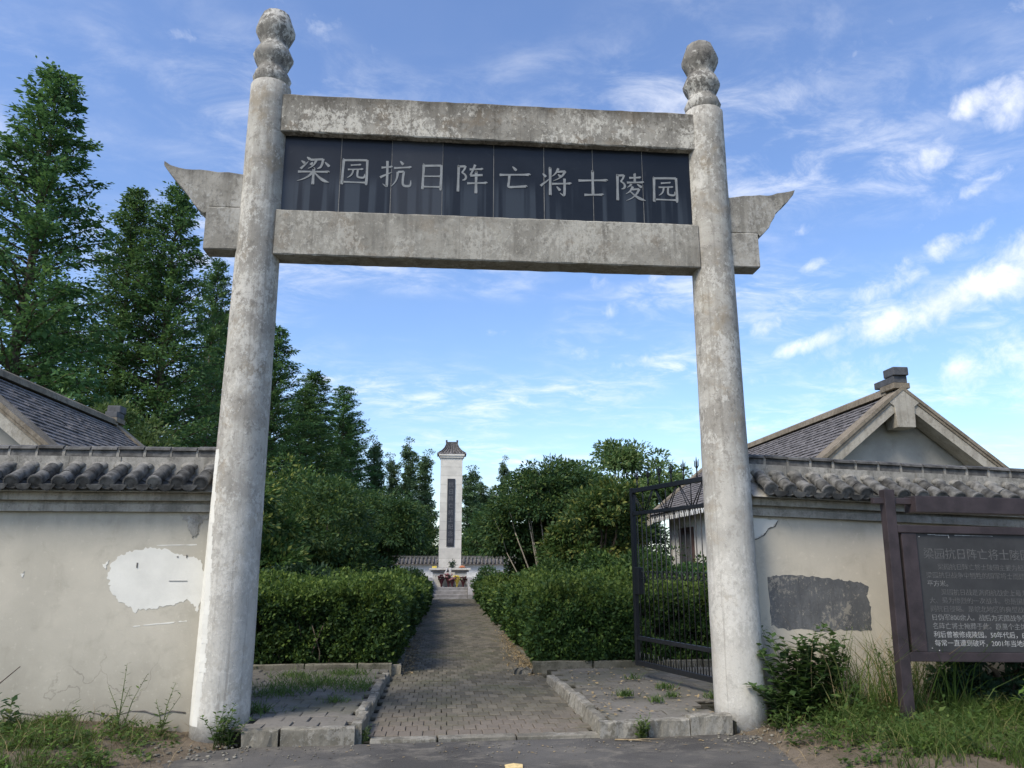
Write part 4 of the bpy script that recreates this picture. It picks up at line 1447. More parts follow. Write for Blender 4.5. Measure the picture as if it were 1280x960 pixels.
q.box(GL - .15, GL - .032, -.04, .04, 1.20, 1.56)
q.tube([(GL - .09, -.05, 1.32), (GL - .09, -.10, 1.36), (GL - .09, -.10, 1.44), (GL - .09, -.05, 1.48)], 0.01, 6)
q.build('lock_box', M['iron'], ig, bevel=0.01)

# ------------------------------------------------------------------ monument and its terrace
MX, MY = 0.20, 35.3
mon = thing('monument', 'tall pale stone stele with a small tiled roof and a dark vertical plaque', 'monument', (MX, MY + 2.6, 0))
st = thing('stone_steps', 'grey stone steps at the end of the brick path before the stele', 'steps', (MX, MY, 0))
for k in range(4):
    q = MB()
    q.chamfer_box(MX - 0.80, MX + 0.80, MY + k * 0.30, MY + k * 0.30 + (0.32 if k < 3 else 4.6), 0.02 if k == 0 else k * 0.145 + .002, (k + 1) * 0.145, 0.015, 0.004)
    q.build('step', M['step_stone'], st, world=True)
for sx in (-1, 1):
    q = MB()
    q.prism_x([(MY - .06, 0.0), (MY + 1.5, 0.0), (MY + 1.5, 1.0), (MY + .75, 1.0), (MY - .06, 0.28)], *sorted((MX + sx * .81, MX + sx * 1.02)))
    q.build('side_wall', M['step_stone'], st, world=True, bevel=0.01)
PZ = 0.58
# shaft in courses
sh0, sh1, syA, syB = 1.0, 6.68, MY + 2.4, MY + 3.3
q = MB()
q.chamfer_box(MX - 0.80, MX + 0.80, syA - .25, syB + .25, PZ, sh0, 0.02)
q.build('plinth', M['stone'], mon, world=True)
ncs = 13
for k in range(ncs):
    z0 = sh0 + (sh1 - sh0) * k / ncs
    z1 = sh0 + (sh1 - sh0) * (k + 1) / ncs - 0.007
    e = R.uniform(-.004, .004)
    q = MB()
    q.box(MX - .535 + e, MX + .535 + e, syA + e, syB, z0, z1)
    q.build('stone_course', M['stone'], mon, world=True)
q = MB()
q.box(MX - .525, MX + .525, syA + .012, syB - .012, sh0, sh1)
q.build('shaft_core', M['kerb'], mon, world=True)
q = MB()
q.box(MX - .185, MX + .185, syA - .035, syA - .006, 2.42, 5.66)
plq = q.build('plaque', M['plaque_dark'], mon, world=True)


def text_mesh(body, size, name, mat, parent, loc, rot, spacing=1.0, th=0.0015, width=1.0):
    c = bpy.data.curves.new('text', 'FONT')
    c.body = body
    c.size = size
    c.extrude = th
    c.resolution_u = 2
    c.space_character = spacing
    o = bpy.data.objects.new('text', c)
    C.objects.link(o)
    dg = bpy.context.evaluated_depsgraph_get()
    me = bpy.data.meshes.new_from_object(o.evaluated_get(dg))
    bpy.data.objects.remove(o)
    bpy.data.curves.remove(c)
    me.name = name
    me.materials.clear()
    me.materials.append(mat)
    r = bpy.data.objects.new(name, me)
    C.objects.link(r)
    r.parent = parent
    r.location = loc
    r.rotation_euler = rot
    r.scale = (width, 1, 1)
    return r


body = '抗日阵亡将士纪念碑'
base = Vector(wloc(plq))
for i, ch in enumerate(body):
    text_mesh(ch, 0.27, 'plaque_character', M['plaque_text'], plq, Vector((MX - 0.135, syA - .037, 5.27 - i * 0.335)) - base + Vector((0, 0, 0)), (PI / 2, 0, 0))
for (a, b, z0, z1) in ((.57, .06, 6.685, 6.78), (.63, .10, 6.783, 6.87)):
    q = MB()
    q.box(MX - a, MX + a, syA - b, syB + b, z0, z1)
    q.build('cornice', M['stone'], mon, world=True, bevel=0.008)
# little hipped roof with a curved slope, tile rolls and horned ridge
yc = (syA + syB) / 2
prof = [(0.72, 6.874), (0.70, 6.94), (0.52, 7.06), (0.37, 7.24), (0.28, 7.46)]
q = MB()
vs = []
for (r_, z) in prof:
    ry = r_ * 0.85 - .05 if r_ > .3 else r_ * 0.5
    vs += [(MX - r_, yc - ry, z), (MX + r_, yc - ry, z), (MX + r_, yc + ry, z), (MX - r_, yc + ry, z)]
fs = [(k * 4 + i, k * 4 + (i + 1) % 4, k * 4 + 4 + (i + 1) % 4, k * 4 + 4 + i) for k in range(4) for i in range(4)]
fs += [(3, 2, 1, 0), (16, 17, 18, 19)]
q.add(vs, fs)
rf = q.build('roof', M['roof_tile'], mon, world=True)
for k in range(9):
    u = -1 + 2 * (k + .5) / 9
    q = MB()
    q.tube([(MX + u * r_, yc - ((r_ * 0.85 - .05) if r_ > .3 else r_ * .5) - .008, z + .012) for r_, z in prof[1:]], 0.027, 6)
    q.build('tile_roll', M['tile_dark'], rf, world=True)
q = MB()
q.box(MX - .30, MX + .30, yc - .07, yc + .07, 7.45, 7.54)
for sx in (-1, 1):
    q.box(*sorted((MX + sx * .22, MX + sx * .31)), yc - .06, yc + .06, 7.542, 7.63)
q.build('roof_ridge', M['tile_dark'], rf, world=True)
# offering table in front of the stele
tb = thing('offering_table', 'stone offering table with two pale pedestals at the foot of the stele', 'table', (MX, MY + 1.75, PZ))
q = MB()
q.box(MX - .97, MX + .97, MY + 1.35, MY + 2.1, 1.33, 1.42)
q.build('table_top', M['stone'], tb, world=True, bevel=0.012)
q = MB()
q.box(MX - .88, MX + .88, MY + 1.42, MY + 2.05, 1.24, 1.329)
q.build('moulding', M['step_stone'], tb, world=True)
for sx in (-1, 1):
    q = MB()
    q.box(MX + sx * .52 - .27, MX + sx * .52 + .27, MY + 1.48, MY + 1.98, PZ + .02, 1.239)
    q.build('pedestal', M['stone'], tb, world=True, bevel=0.01)
    q = MB()
    q.box(MX + sx * .52 - .29, MX + sx * .52 + .29, MY + 1.44, MY + 2.02, PZ + .001, PZ + .10)
    q.build('pedestal_base', M['stone'], tb, world=True)


def bouquet(label, x, y, z, mat, petal, h=0.45, r=0.16):
    b = thing('bouquet', label, 'flowers', (x, y, z))
    q = MB()
    q.lathe([(0.03, 0.0), (0.05, h * .25), (r * .75, h * .62), (r * .85, h * .68)], 0, 0, 9, False, wob=0.08)
    q.build('wrapping', mat, b)
    q = MB()
    for k in range(14):
        a, rr = R.uniform(0, 2 * PI), r * math.sqrt(R.random())
        q.ball((rr * math.cos(a), rr * math.sin(a), h * .72 + R.uniform(0, h * .25)), R.uniform(.03, .05), 6, 4, wob=0.15)
    stuff(q.build('blossoms', petal, b))
    n = 40
    P = np.column_stack([NP.normal(0, r * .5, n), NP.normal(0, r * .5, n), NP.uniform(h * .5, h * .85, n)])
    D = unit(n)
    D[:, 2] = np.abs(D[:, 2]) + .3
    stuff(leaves('leaf_sprigs', P, D, unit(n), 0.11, 0.045, M['dark_leaf'], b))
    return b


bouquet('yellow wrapped bouquet leaning on the steps before the stele', MX + .34, MY + 1.22, PZ + .002, M['yellow'], M['yellow'], 0.5, 0.17)
bouquet('dark red bouquet left of centre under the offering table', MX - .38, MY + 1.25, PZ + .002, M['red'], M['red'], 0.55, 0.2)
bouquet('dark red bouquet in the middle under the white ribbons', MX - .05, MY + 1.28, PZ + .002, M['red'], M['pink'], 0.6, 0.2)
bouquet('pink flecked bouquet between the middle one and the yellow one', MX + .12, MY + 1.15, PZ + .002, M['red'], M['pink'], 0.42, 0.14)
bouquet('dark red bouquet at the far right by the step wall', MX + .62, MY + 1.27, PZ + .002, M['red'], M['red'], 0.45, 0.16)
b = thing('potted_plant', 'small dark potted plant standing on the offering table against the stele', 'plant', (MX + .10, MY + 1.85, 1.422))
q = MB()
q.lathe([(0.06, 0), (0.09, 0.11), (0.085, 0.11)], 0, 0, 10, True)
q.build('pot', M['ridge_block'], b)
n = 160
stuff(leaves('leaf_cluster', NP.normal(0, .07, (n, 3)) + np.array([0, 0, .17]), unit(n), unit(n), 0.11, 0.04, M['dark_leaf'], b))
q = MB()
q.chamfer_box(-.11, .11, -.07, .07, 0, .09, 0.01)
tag(q.build('offering_box', M['yellow'], loc=(MX - .72, MY + 1.7, 1.422)), 'yellow box at the left end of the offering table', 'box')
q = MB()
q.lathe([(0.07, 0), (0.19, 0.03), (0.2, 0.04), (0.1, 0.03)], 0, 0, 12, True)
q.ball((0, 0, 0.06), 0.06, 8, 5)
q.ball((-.08, 0.02, 0.055), 0.05, 8, 5)
q.ball((.08, -.02, 0.055), 0.05, 8, 5)
tag(q.build('fruit_plate', M['orange'], loc=(MX + .58, MY + 1.7, 1.422)), 'orange fruit plate at the right end of the offering table', 'plate')
q = MB()
for (x0, x1) in ((-.12, -.30), (-.02, .02), (.04, .02)):
    q.add([(MX + x0 - .03, MY + 1.33, 1.435), (MX + x0 + .03, MY + 1.33, 1.435), (MX + x1 + .03, MY + 1.325, 0.95), (MX + x1 - .03, MY + 1.325, 0.95),
           (MX + x0 - .03, MY + 1.337, 1.435), (MX + x0 + .03, MY + 1.337, 1.435), (MX + x1 + .03, MY + 1.332, 0.95), (MX + x1 - .03, MY + 1.332, 0.95)],
          [(0, 3, 2, 1), (4, 5, 6, 7), (0, 1, 5, 4), (2, 3, 7, 6), (0, 4, 7, 3), (1, 2, 6, 5)])
tag(q.build('ribbon', M['white_cloth']), 'white ribbons hanging from the front edge of the offering table', 'ribbon')

# far wall behind the stele
bw = thing('perimeter_wall', 'distant white wall with a dark tiled coping behind the stele', 'wall', (0.5, 46.0, 0))
q = MB()
q.box(-14, 14, 46.0, 46.35, 0, 1.60)
q.build('wall_body', M['white_paint'], bw, world=True)
q = MB()
q.prism_x([(45.72, 1.602), (46.63, 1.602), (46.25, 1.93), (46.10, 1.93)], -14, 14)
q.build('roof_bed', M['roof_tile'], bw, world=True)
q = MB()
for k in range(127):
    x = -13.9 + k * 0.22
    q.tube([(x, 45.70, 1.66), (x, 46.10, 1.985)], 0.062, 7)
stuff(q.build('coping_tiles', M['tile'], bw, world=True))
q = MB()
q.box(-14, 14, 46.06, 46.29, 1.96, 2.07)
q.build('ridge_strip', M['tile_dark'], bw, world=True)
for x in (2.15, 3.2):
    q = MB()
    q.chamfer_box(-.28, .28, -.1, .1, 0, 1.22, 0.04, 0.01)
    tag(q.build('stone_block', M['step_stone'], loc=(x, 44.6, 0)), 'upright grey stone block before the distant white wall, ' + ('nearer the stele' if x < 3 else 'nearer the multi-stemmed tree'), 'stone', 'grey stone blocks before the distant wall')


# ------------------------------------------------------------------ trees
def conifer_parts(root, seed, H, nbr, rmax, zlow, nspray):
    global R, NP
    R_, N_ = random.Random(seed), np.random.default_rng(seed)
    tr = MB()
    pts, rr = [], []
    for i in range(13):
        z = H * 0.985 * i / 12
        pts.append((R_.uniform(-.05, .05) * (1 if i else 0), R_.uniform(-.05, .05) * (1 if i else 0), z - (0.1 if i == 0 else 0)))
        rr.append(0.17 * (1 - i / 12) ** 0.9 + 0.012)
    tr.tube(pts, rr, 8)
    P, D, Nn, Ls = [], [], [], []
    az = 0
    for b in range(nbr):
        t = (b + R_.random()) / nbr
        z0 = zlow + (H - zlow) * t ** 0.92 * 0.985
        az += 2.4 + R_.uniform(-.5, .5)
        shape = (1 - t) ** 0.72 * (0.62 + 0.38 * min(1, t / 0.12))
        Lb = rmax * shape * R_.uniform(0.62, 1.12) + 0.16
        rise = R_.uniform(0.25, 0.75) + 0.5 * t
        d = Vector((math.cos(az), math.sin(az), 0))
        nseg = 6
        bp = []
        for k in range(nseg + 1):
            u = k / nseg
            bp.append(Vector((0, 0, z0)) + d * (Lb * u) + Vector((0, 0, Lb * rise * (u - 0.28 * u * u))) + Vector((R_.uniform(-.03, .03), R_.uniform(-.03, .03), R_.uniform(-.03, .03))) * (1 if k else 0))
        tr.tube(bp, [max(0.006, 0.05 * (1 - t) ** .6 * (1 - k / nseg) + 0.006) for k in range(nseg + 1)], 4)
        ns = int(nspray * (0.12 + Lb / rmax) * R_.uniform(.75, 1.2))
        u = 0.12 + 0.9 * N_.random(ns) ** 0.8
        ii = np.clip((u * nseg).astype(int), 0, nseg - 1)
        fr = np.clip(u * nseg - ii, 0, 1.2)[:, None]
        bpn = np.array([list(q) for q in bp])
        base = bpn[ii] * (1 - fr) + bpn[ii + 1] * fr
        # secondary twigs fan out and droop in plumes
        npl = max(4, int(Lb * 6))
        pl_ix = N_.integers(0, npl, ns)
        pdir = N_.normal(size=(npl, 3)) * [1, 1, 0.55]
        pdir /= np.linalg.norm(pdir, axis=1, keepdims=True)
        reach = np.abs(N_.normal(0, 1, ns))[:, None] * (0.08 + 0.14 * Lb / rmax + 0.06 * (1 - u[:, None]))
        p = base + pdir[pl_ix] * reach + N_.normal(0, 0.045, (ns, 3))
        out = np.array([d.x, d.y, 0.1])
        dd = pdir[pl_ix] * 0.9 + out * 0.7 + N_.normal(0, .45, (ns, 3)) + np.array([0, 0, -0.18])
        P.append(p)
        D.append(dd)
        Nn.append(N_.normal(size=(ns, 3)) * .7 + np.array([0, 0, 1.0]))
        Ls.append(np.clip(N_.lognormal(math.log(.10), .38, ns), .045, .24))
    P, D, Nn, Ls = np.concatenate(P), np.concatenate(D), np.concatenate(Nn), np.concatenate(Ls)
    tr.build('trunk', M['bark'], root)
    leaves('crown', P, D, Nn, Ls, Ls * 0.48, M['conifer'], root, fold=0.1)


TREES = []
protos = []
for k in range(3):
    t = thing('conifer_tree', '', 'tree', (0, 0, 0), 'row of tall conifers on the left')
    conifer_parts(t, 40 + k, 16.0, 200 + 10 * k, 2.35, 1.2, 400)
    protos.append(t)
CON = [(-11.74, 21.2, 0, (1.28, 1.28, 1.0), 0.3, 'tallest conifer, at the far left above the grey house roof'),
       (-12.3, 28.8, 1, (1.2, 1.2, 1.0), 1.1, 'slim conifer second from the left, right beside the tallest one'),
       (-10.6, 28.4, 2, (1.2, 1.2, 1.0), 2.0, 'slim conifer just left of the left pillar, below the stone wing'),
       (-11.2, 36.0, 0, 1.0, 4.0, 'conifer mostly hidden behind the left pillar'),
       (-10.62, 46.5, 1, (1.45, 1.45, 1.0), 5.2, 'conifer showing its top right beside the left pillar'),
       (-10.2, 58.0, 2, (1.7, 1.7, 1.0), 0.9, 'pointed conifer in the middle of those right of the left pillar'),
       (-8.6, 63.0, 0, (1.7, 1.7, 1.0), 2.6, 'dense conifer with the steep right edge, before the slender poplars'),
       (-16.6, 24.5, 2, (1.1, 1.1, .72), 3.3, 'conifer at the picture edge left of the tallest one'),
       (-15.3, 30.0, 1, (1.2, 1.2, .78), 0.2, 'lower conifer filling the gap behind the tallest one'),
       (-12.5, 41.5, 2, 0.95, 1.9, 'conifer filling the row behind the pillar-hidden one'),
       (-9.9, 53.0, 0, (1.5, 1.5, .84), 3.0, 'shorter conifer between the pointed middle one and the one beside the left pillar'),
       (-9.0, 68.0, 1, (1.6, 1.6, .9), 4.1, 'low conifer behind the dense steep-edged one'),
       (-12.4, 52.0, 0, 0.97, 5.0, 'conifer behind the one beside the left pillar')]
used = set()
for (x, y, k, s, rz, lab) in CON:
    if k not in used:
        used.add(k)
        t = protos[k]
        t.location = (x, y, 0)
        t.rotation_euler = (0, 0, rz)
        t.scale = s if isinstance(s, tuple) else (s, s, s)
        t['label'] = lab
    else:
        dup(protos[k], (x, y, 0), rz, lab, s)


def crown_pts(N_, ellipsoids, nclump, per, csize, lsize):
    """leaf positions in clumps spread through and over a set of ellipsoids"""
    P, D, Nn, Ls = [], [], [], []
    vol = np.array([e[3] * e[4] * e[5] for e in ellipsoids]) ** 0.67
    vol /= vol.sum()
    for (cx, cy, cz, rx, ry, rz), share in zip(ellipsoids, vol):
        for _ in range(max(3, int(nclump * share))):
            v = N_.normal(size=3)
            v /= np.linalg.norm(v)
            if v[2] < -0.3:
                v[2] *= 0.4
            rr = N_.uniform(0.45, 1.0) ** 0.5
            c = np.array([cx, cy, cz]) + v * rr * np.array([rx, ry, rz]) * N_.uniform(.88, 1.08)
            n = int(per * N_.uniform(.6, 1.35))
            o = N_.normal(size=(n, 3))
            o /= np.linalg.norm(o, axis=1, keepdims=True)
            cr = csize * N_.uniform(.7, 1.35)
            rad_ = (N_.random(n) ** 0.45)[:, None]
            p = c + o * rad_ * cr * np.array([1.15, 1.15, 0.72])
            P.append(p)
            D.append(o + v * 0.5 + N_.normal(0, .4, (n, 3)) + np.array([0, 0, -0.25]))
            Nn.append(o * .5 + v * .5 + N_.normal(0, .45, (n, 3)) + np.array([0, 0, .5]))
            Ls.append(N_.uniform(.7, 1.25, n) * lsize)
    return np.concatenate(P), np.concatenate(D), np.concatenate(Nn), np.concatenate(Ls)


def limbs(mm, base, targets, r0, R_, fork=0.35):
    for tg in targets:
        a, b = Vector(base), Vector(tg)
        m1 = a.lerp(b, fork) + Vector((R_.uniform(-.1, .1), R_.uniform(-.1, .1), R_.uniform(0, .15)))
        m2 = a.lerp(b, .7) + Vector((R_.uniform(-.12, .12), R_.uniform(-.12, .12), R_.uniform(-.05, .12)))
        mm.tube([a, m1, m2, b], [r0, r0 * .75, r0 * .5, r0 * .2], 6)


def broadleaf(name, label, loc, ell, nclump, per, csize, lsize, mat, bark, seed, stems=None, group=None, lw=0.45, trunk_r=0.09):
    R_, N_ = random.Random(seed), np.random.default_rng(seed)
    t = thing(name, label, 'shrub' if 'shrub' in name else 'tree', loc, group)
    mm = MB()
    if stems:
        for (bx, by, tx, ty, tz, r_) in stems:
            mid = Vector((bx * .5 + tx * .5 + R_.uniform(-.04, .04), by * .5 + ty * .5, tz * .5))
            mm.tube([(bx, by, -.1), (bx * .8 + tx * .2, by * .8 + ty * .2, tz * .22), mid, (tx, ty, tz)], [r_, r_ * .9, r_ * .75, r_ * .45], 6)
            mm.tube([(tx, ty, tz), (tx * 1.1, ty, tz + .5), (tx * 1.25, ty + .1, tz + 1.0)], [r_ * .45, r_ * .3, r_ * .12], 5)
    else:
        zc = min(e[2] for e in ell)
        mm.tube([(0, 0, -.1), (R_.uniform(-.05, .05), 0, zc * .4), (R_.uniform(-.1, .1), R_.uniform(-.1, .1), zc * .8)], [trunk_r * 1.2, trunk_r, trunk_r * .8], 7)
        for e in ell:
            limbs(mm, (0, 0, zc * .55), [(e[0] + R_.uniform(-.6, .6) * e[3], e[1] + R_.uniform(-.6, .6) * e[4], e[2] + R_.uniform(-.2, .6) * e[5]) for _ in range(4)], trunk_r * .55, R_)
    mm.build('trunk', bark, t)
    P, D, Nn, Ls = crown_pts(N_, ell, nclump, per, csize, lsize)
    leaves('crown', P, D, Nn, Ls, Ls * lw, mat, t)
    return t


GS = 'evergreen shrubs behind the left hedge'
broadleaf('evergreen_shrub', 'broad evergreen shrub with pale new leaves right beside the left pillar', (-4.3, 16.6, .04), [(0, 0, 2.0, 1.3, 1.3, 1.25), (-.5, .3, 2.9, 1.0, 1.0, .85), (.6, -.2, 1.3, .9, .9, .9)], 150, 150, .30, .13, M['osmanthus'], M['bark'], 101, group=GS)
broadleaf('evergreen_shrub', 'large dark rounded evergreen shrub in the middle behind the left hedge', (-3.0, 19.6, .04), [(0, 0, 2.2, 1.35, 1.3, 1.45), (-.6, .2, 1.4, 1.1, 1.0, 1.0), (.5, -.3, 1.3, 1.0, .9, 1.0)], 170, 150, .30, .11, M['shrub'], M['bark'], 102, group=GS)
broadleaf('evergreen_shrub', 'high evergreen shrub with a yellowish crown behind the dark rounded one', (-4.6, 23.0, .04), [(0, 0, 3.0, 1.7, 1.5, 1.5), (1.0, .2, 2.4, 1.3, 1.3, 1.4), (-1.2, 0, 2.6, 1.2, 1.2, 1.4)], 190, 140, .34, .13, M['osmanthus'], M['bark'], 103, group=GS)
broadleaf('evergreen_shrub', 'dark evergreen shrub next to the stele on its left', (-2.3, 28.5, .04), [(0, 0, 2.75, 1.35, 1.4, 1.45), (-.7, .2, 1.5, 1.2, 1.0, 1.1), (.6, 0, 2.5, 1.0, 1.0, 1.1)], 170, 140, .34, .12, M['shrub'], M['bark'], 104, group=GS)
broadleaf('evergreen_shrub', 'deep green evergreen shrub between the yellowish one and the stele', (-4.0, 30.5, .04), [(0, 0, 3.0, 1.9, 1.6, 1.7), (1.0, 0, 2.2, 1.3, 1.2, 1.3)], 150, 140, .38, .14, M['shrub'], M['bark'], 105, group=GS)
broadleaf('evergreen_shrub', 'yellow green shrub peeping over the left house roof end', (-8.5, 20.0, 0), [(0, 0, 4.3, 1.3, 1.2, 1.2), (1.0, 0, 3.7, 1.0, 1.0, 1.2), (-.8, 0, 3.2, 1.2, 1.2, 1.3)], 120, 130, .32, .13, M['light_tree'], M['bark'], 106, group=GS)
broadleaf('evergreen_shrub', 'low dark shrub filling the gap behind the left pillar and the hedge', (-5.6, 15.0, .04), [(0, 0, 1.5, 1.3, 1.2, 1.4)], 80, 140, .32, .12, M['shrub'], M['bark'], 107, group=GS)
GR = 'broadleaf trees and shrubs right of the path'
broadleaf('broadleaf_tree', 'dark multi-stemmed tree with pale bare stems right of the stele', (3.35, 25.0, .04), [(0, 0, 3.5, 1.9, 1.5, 1.15), (-1.1, 0, 2.7, 1.1, 1.1, 1.0), (1.2, .1, 3.3, 1.3, 1.3, 1.25), (.2, .2, 4.15, 1.3, 1.2, .75), (.3, 1.2, 1.7, 1.9, .7, 1.3), (1.3, .5, 2.0, 1.0, .9, 1.2), (-.4, -1.0, 3.2, 1.2, .6, .6), (.9, -1.0, 2.9, 1.0, .6, .8), (-1.3, -.6, 2.2, .7, .6, .7)], 520, 150, .30, .12, M['shrub'], M['pale_bark'], 111,
          stems=[(-.3, -.75, -1.25, -1.2, 2.5, .032), (-.2, -.7, -.85, -1.3, 2.9, .038), (-.1, -.75, -.5, -1.3, 3.1, .036), (.0, -.7, -.15, -1.35, 2.8, .03), (.1, -.7, .25, -1.3, 2.7, .034), (.25, -.65, .7, -1.2, 2.6, .03), (.4, -.65, 1.1, -1.1, 2.3, .028), (-.4, -.75, -1.5, -1.1, 1.9, .026), (.15, -.75, .05, -1.4, 2.3, .022), (-.15, -.8, -.7, -1.45, 2.2, .022), (.35, -.7, .5, -1.35, 2.0, .02)], group=GR)
broadleaf('broadleaf_tree', 'airy light green tree behind the iron gate and the house roof', (7.0, 29.5, 0), [(0, 0, 4.6, 2.2, 2.0, 1.5), (-1.2, 0, 3.4, 1.7, 1.6, 1.5), (1.3, 0, 4.0, 1.6, 1.5, 1.4), (-.2, 0, 5.6, 1.1, 1.1, .55)], 210, 120, .40, .17, M['light_tree'], M['bark'], 112, group=GR)
broadleaf('evergreen_shrub', 'glossy dark evergreen shrub left of the iron gate top', (4.1, 21.0, .04), [(0, 0, 2.1, 1.3, 1.2, 1.45), (.5, 0, 3.0, .9, .9, .8), (-.7, 0, 1.5, .9, .9, 1.0)], 150, 150, .30, .14, M['osmanthus'], M['bark'], 113, group=GR)
broadleaf('evergreen_shrub', 'mid green spreading shrub rising behind the right hedge', (3.5, 15.3, .04), [(0, 0, 1.15, 1.15, 1.0, .62), (.8, .2, 1.25, 1.0, .9, .6)], 130, 170, .22, .085, M['hedge'], M['bark'], 114, group=GR)
broadleaf('evergreen_shrub', 'rounded shrub bulging out of the right hedge left of the spreading one', (2.35, 17.2, .04), [(0, 0, 1.0, .8, .9, .55)], 60, 170, .2, .085, M['hedge'], M['bark'], 123, group=GR)
broadleaf('evergreen_shrub', 'low grey green shrub standing above the left hedge top', (-2.7, 15.2, .04), [(0, 0, 1.05, .75, .8, .45)], 55, 170, .2, .08, M['dark_leaf'], M['bark'], 124, group=GS)
broadleaf('evergreen_shrub', 'dark shrub seen through the iron gate before the white house wall', (4.6, 14.6, .04), [(0, 0, .95, 1.0, .9, .5)], 90, 150, .26, .10, M['shrub'], M['bark'], 115, group=GR)
broadleaf('evergreen_shrub', 'low shrub against the stele steps on the right side', (1.95, 33.4, .04), [(0, 0, .75, .65, .8, .65)], 40, 140, .24, .10, M['shrub'], M['bark'], 116, group=GR)
broadleaf('evergreen_shrub', 'low shrub against the stele steps on the left side', (-1.6, 33.4, .04), [(0, 0, .75, .7, .8, .65)], 40, 140, .24, .10, M['shrub'], M['bark'], 117, group=GS)
broadleaf('evergreen_shrub', 'dark tall shrub at the far end of the white house wall', (6.6, 26.5, 0), [(0, 0, 1.6, 1.5, 1.0, 1.6), (-.3, 0, 2.8, 1.2, 1.0, 1.0)], 120, 140, .36, .14, M['shrub'], M['bark'], 122, group=GR)
broadleaf('evergreen_shrub', 'big dark shrub behind the multi-stemmed tree', (5.2, 31.0, 0), [(0, 0, 1.7, 2.2, 1.0, 1.7), (-1.2, 0, 1.3, 1.3, .9, 1.4), (1.6, 0, 1.4, 1.5, 1.0, 1.5)], 170, 140, .40, .15, M['shrub'], M['bark'], 121, group=GR)
broadleaf('broadleaf_tree', 'dark tree behind the distant white wall on the right of the stele', (4.4, 50.5, 0), [(0, 0, 3.4, 2.8, 2.0, 2.3), (-2.2, 0, 2.4, 1.8, 1.5, 1.5)], 130, 120, .55, .2, M['shrub'], M['bark'], 118, group=GR)
broadleaf('broadleaf_tree', 'dark tree behind the distant white wall on the left of the stele', (-3.6, 51.5, 0), [(0, 0, 3.6, 3.0, 2.2, 2.4), (2.0, 0, 2.6, 1.7, 1.5, 1.6)], 130, 120, .55, .2, M['shrub'], M['bark'], 119, group=GS)

# slender poplars far behind the wall
def poplar_parts(root, seed, H):
    R_, N_ = random.Random(seed), np.random.default_rng(seed)
    mm = MB()
    mm.tube([(0, 0, -.1), (.1, 0, H * .4), (0, .1, H * .8), (.05, 0, H)], [.16, .12, .06, .015], 6)
    ell = []
    z = H * .22
    while z < H * .98:
        t = z / H
        r_ = 1.0 * (1 - t) ** .5 + .28
        a = R_.uniform(0, 2 * PI)
        c = (math.cos(a) * r_ * .4, math.sin(a) * r_ * .4, z)
        ell.append((c[0], c[1], c[2], r_ * .75, r_ * .75, .7))
        mm.tube([(0, 0, z - 1.0), (c[0] * 1.2, c[1] * 1.2, z)], [.04, .012], 4)
        z += R_.uniform(.4, .65)
    mm.build('trunk', M['bark'], root)
    P, D, Nn, Ls = crown_pts(N_, ell, 190, 110, .33, .17)
    leaves('crown', P, D, Nn, Ls, Ls * .6, M['poplar'], root)


pp = thing('poplar_tree', '', 'tree', (0, 0, 0), 'slender poplars far behind the stele')
poplar_parts(pp, 71, 12.0)
POP = [(-6.2, 66.0, 0.2, (1, 1, 1), 'slender poplar at the left end, right against the dense conifers'),
       (-5.0, 71.0, 1.4, (.9, .9, .93), 'slim poplar second from the left among those left of the stele'),
       (-3.4, 69.0, 2.3, (1, 1, 1.02), 'tallest poplar left of the stele'),
       (-2.1, 72.0, 3.9, (1.1, 1.1, .97), 'poplar nearest the stele on its left'),
       (2.3, 78.0, 5.0, (1.3, 1.3, .92), 'broad poplar just right of the stele'),
       (3.6, 84.0, .9, (1.2, 1.2, .88), 'poplar second to the right of the stele'),
       (6.1, 82.0, 2.7, (.85, .85, 1.04), 'lone thin poplar with a tufted top before the dark multi-stemmed tree'),
       (4.8, 88.0, 4.4, (1.0, 1.0, .82), 'low poplar between the thin tufted one and the stele')]
for i, (x, y, rz, s, lab) in enumerate(POP):
    if i == 0:
        pp.location = (x, y, 0)
        pp.rotation_euler = (0, 0, rz)
        pp['label'] = lab
    else:
        dup(pp, (x, y, 0), rz, lab, s)


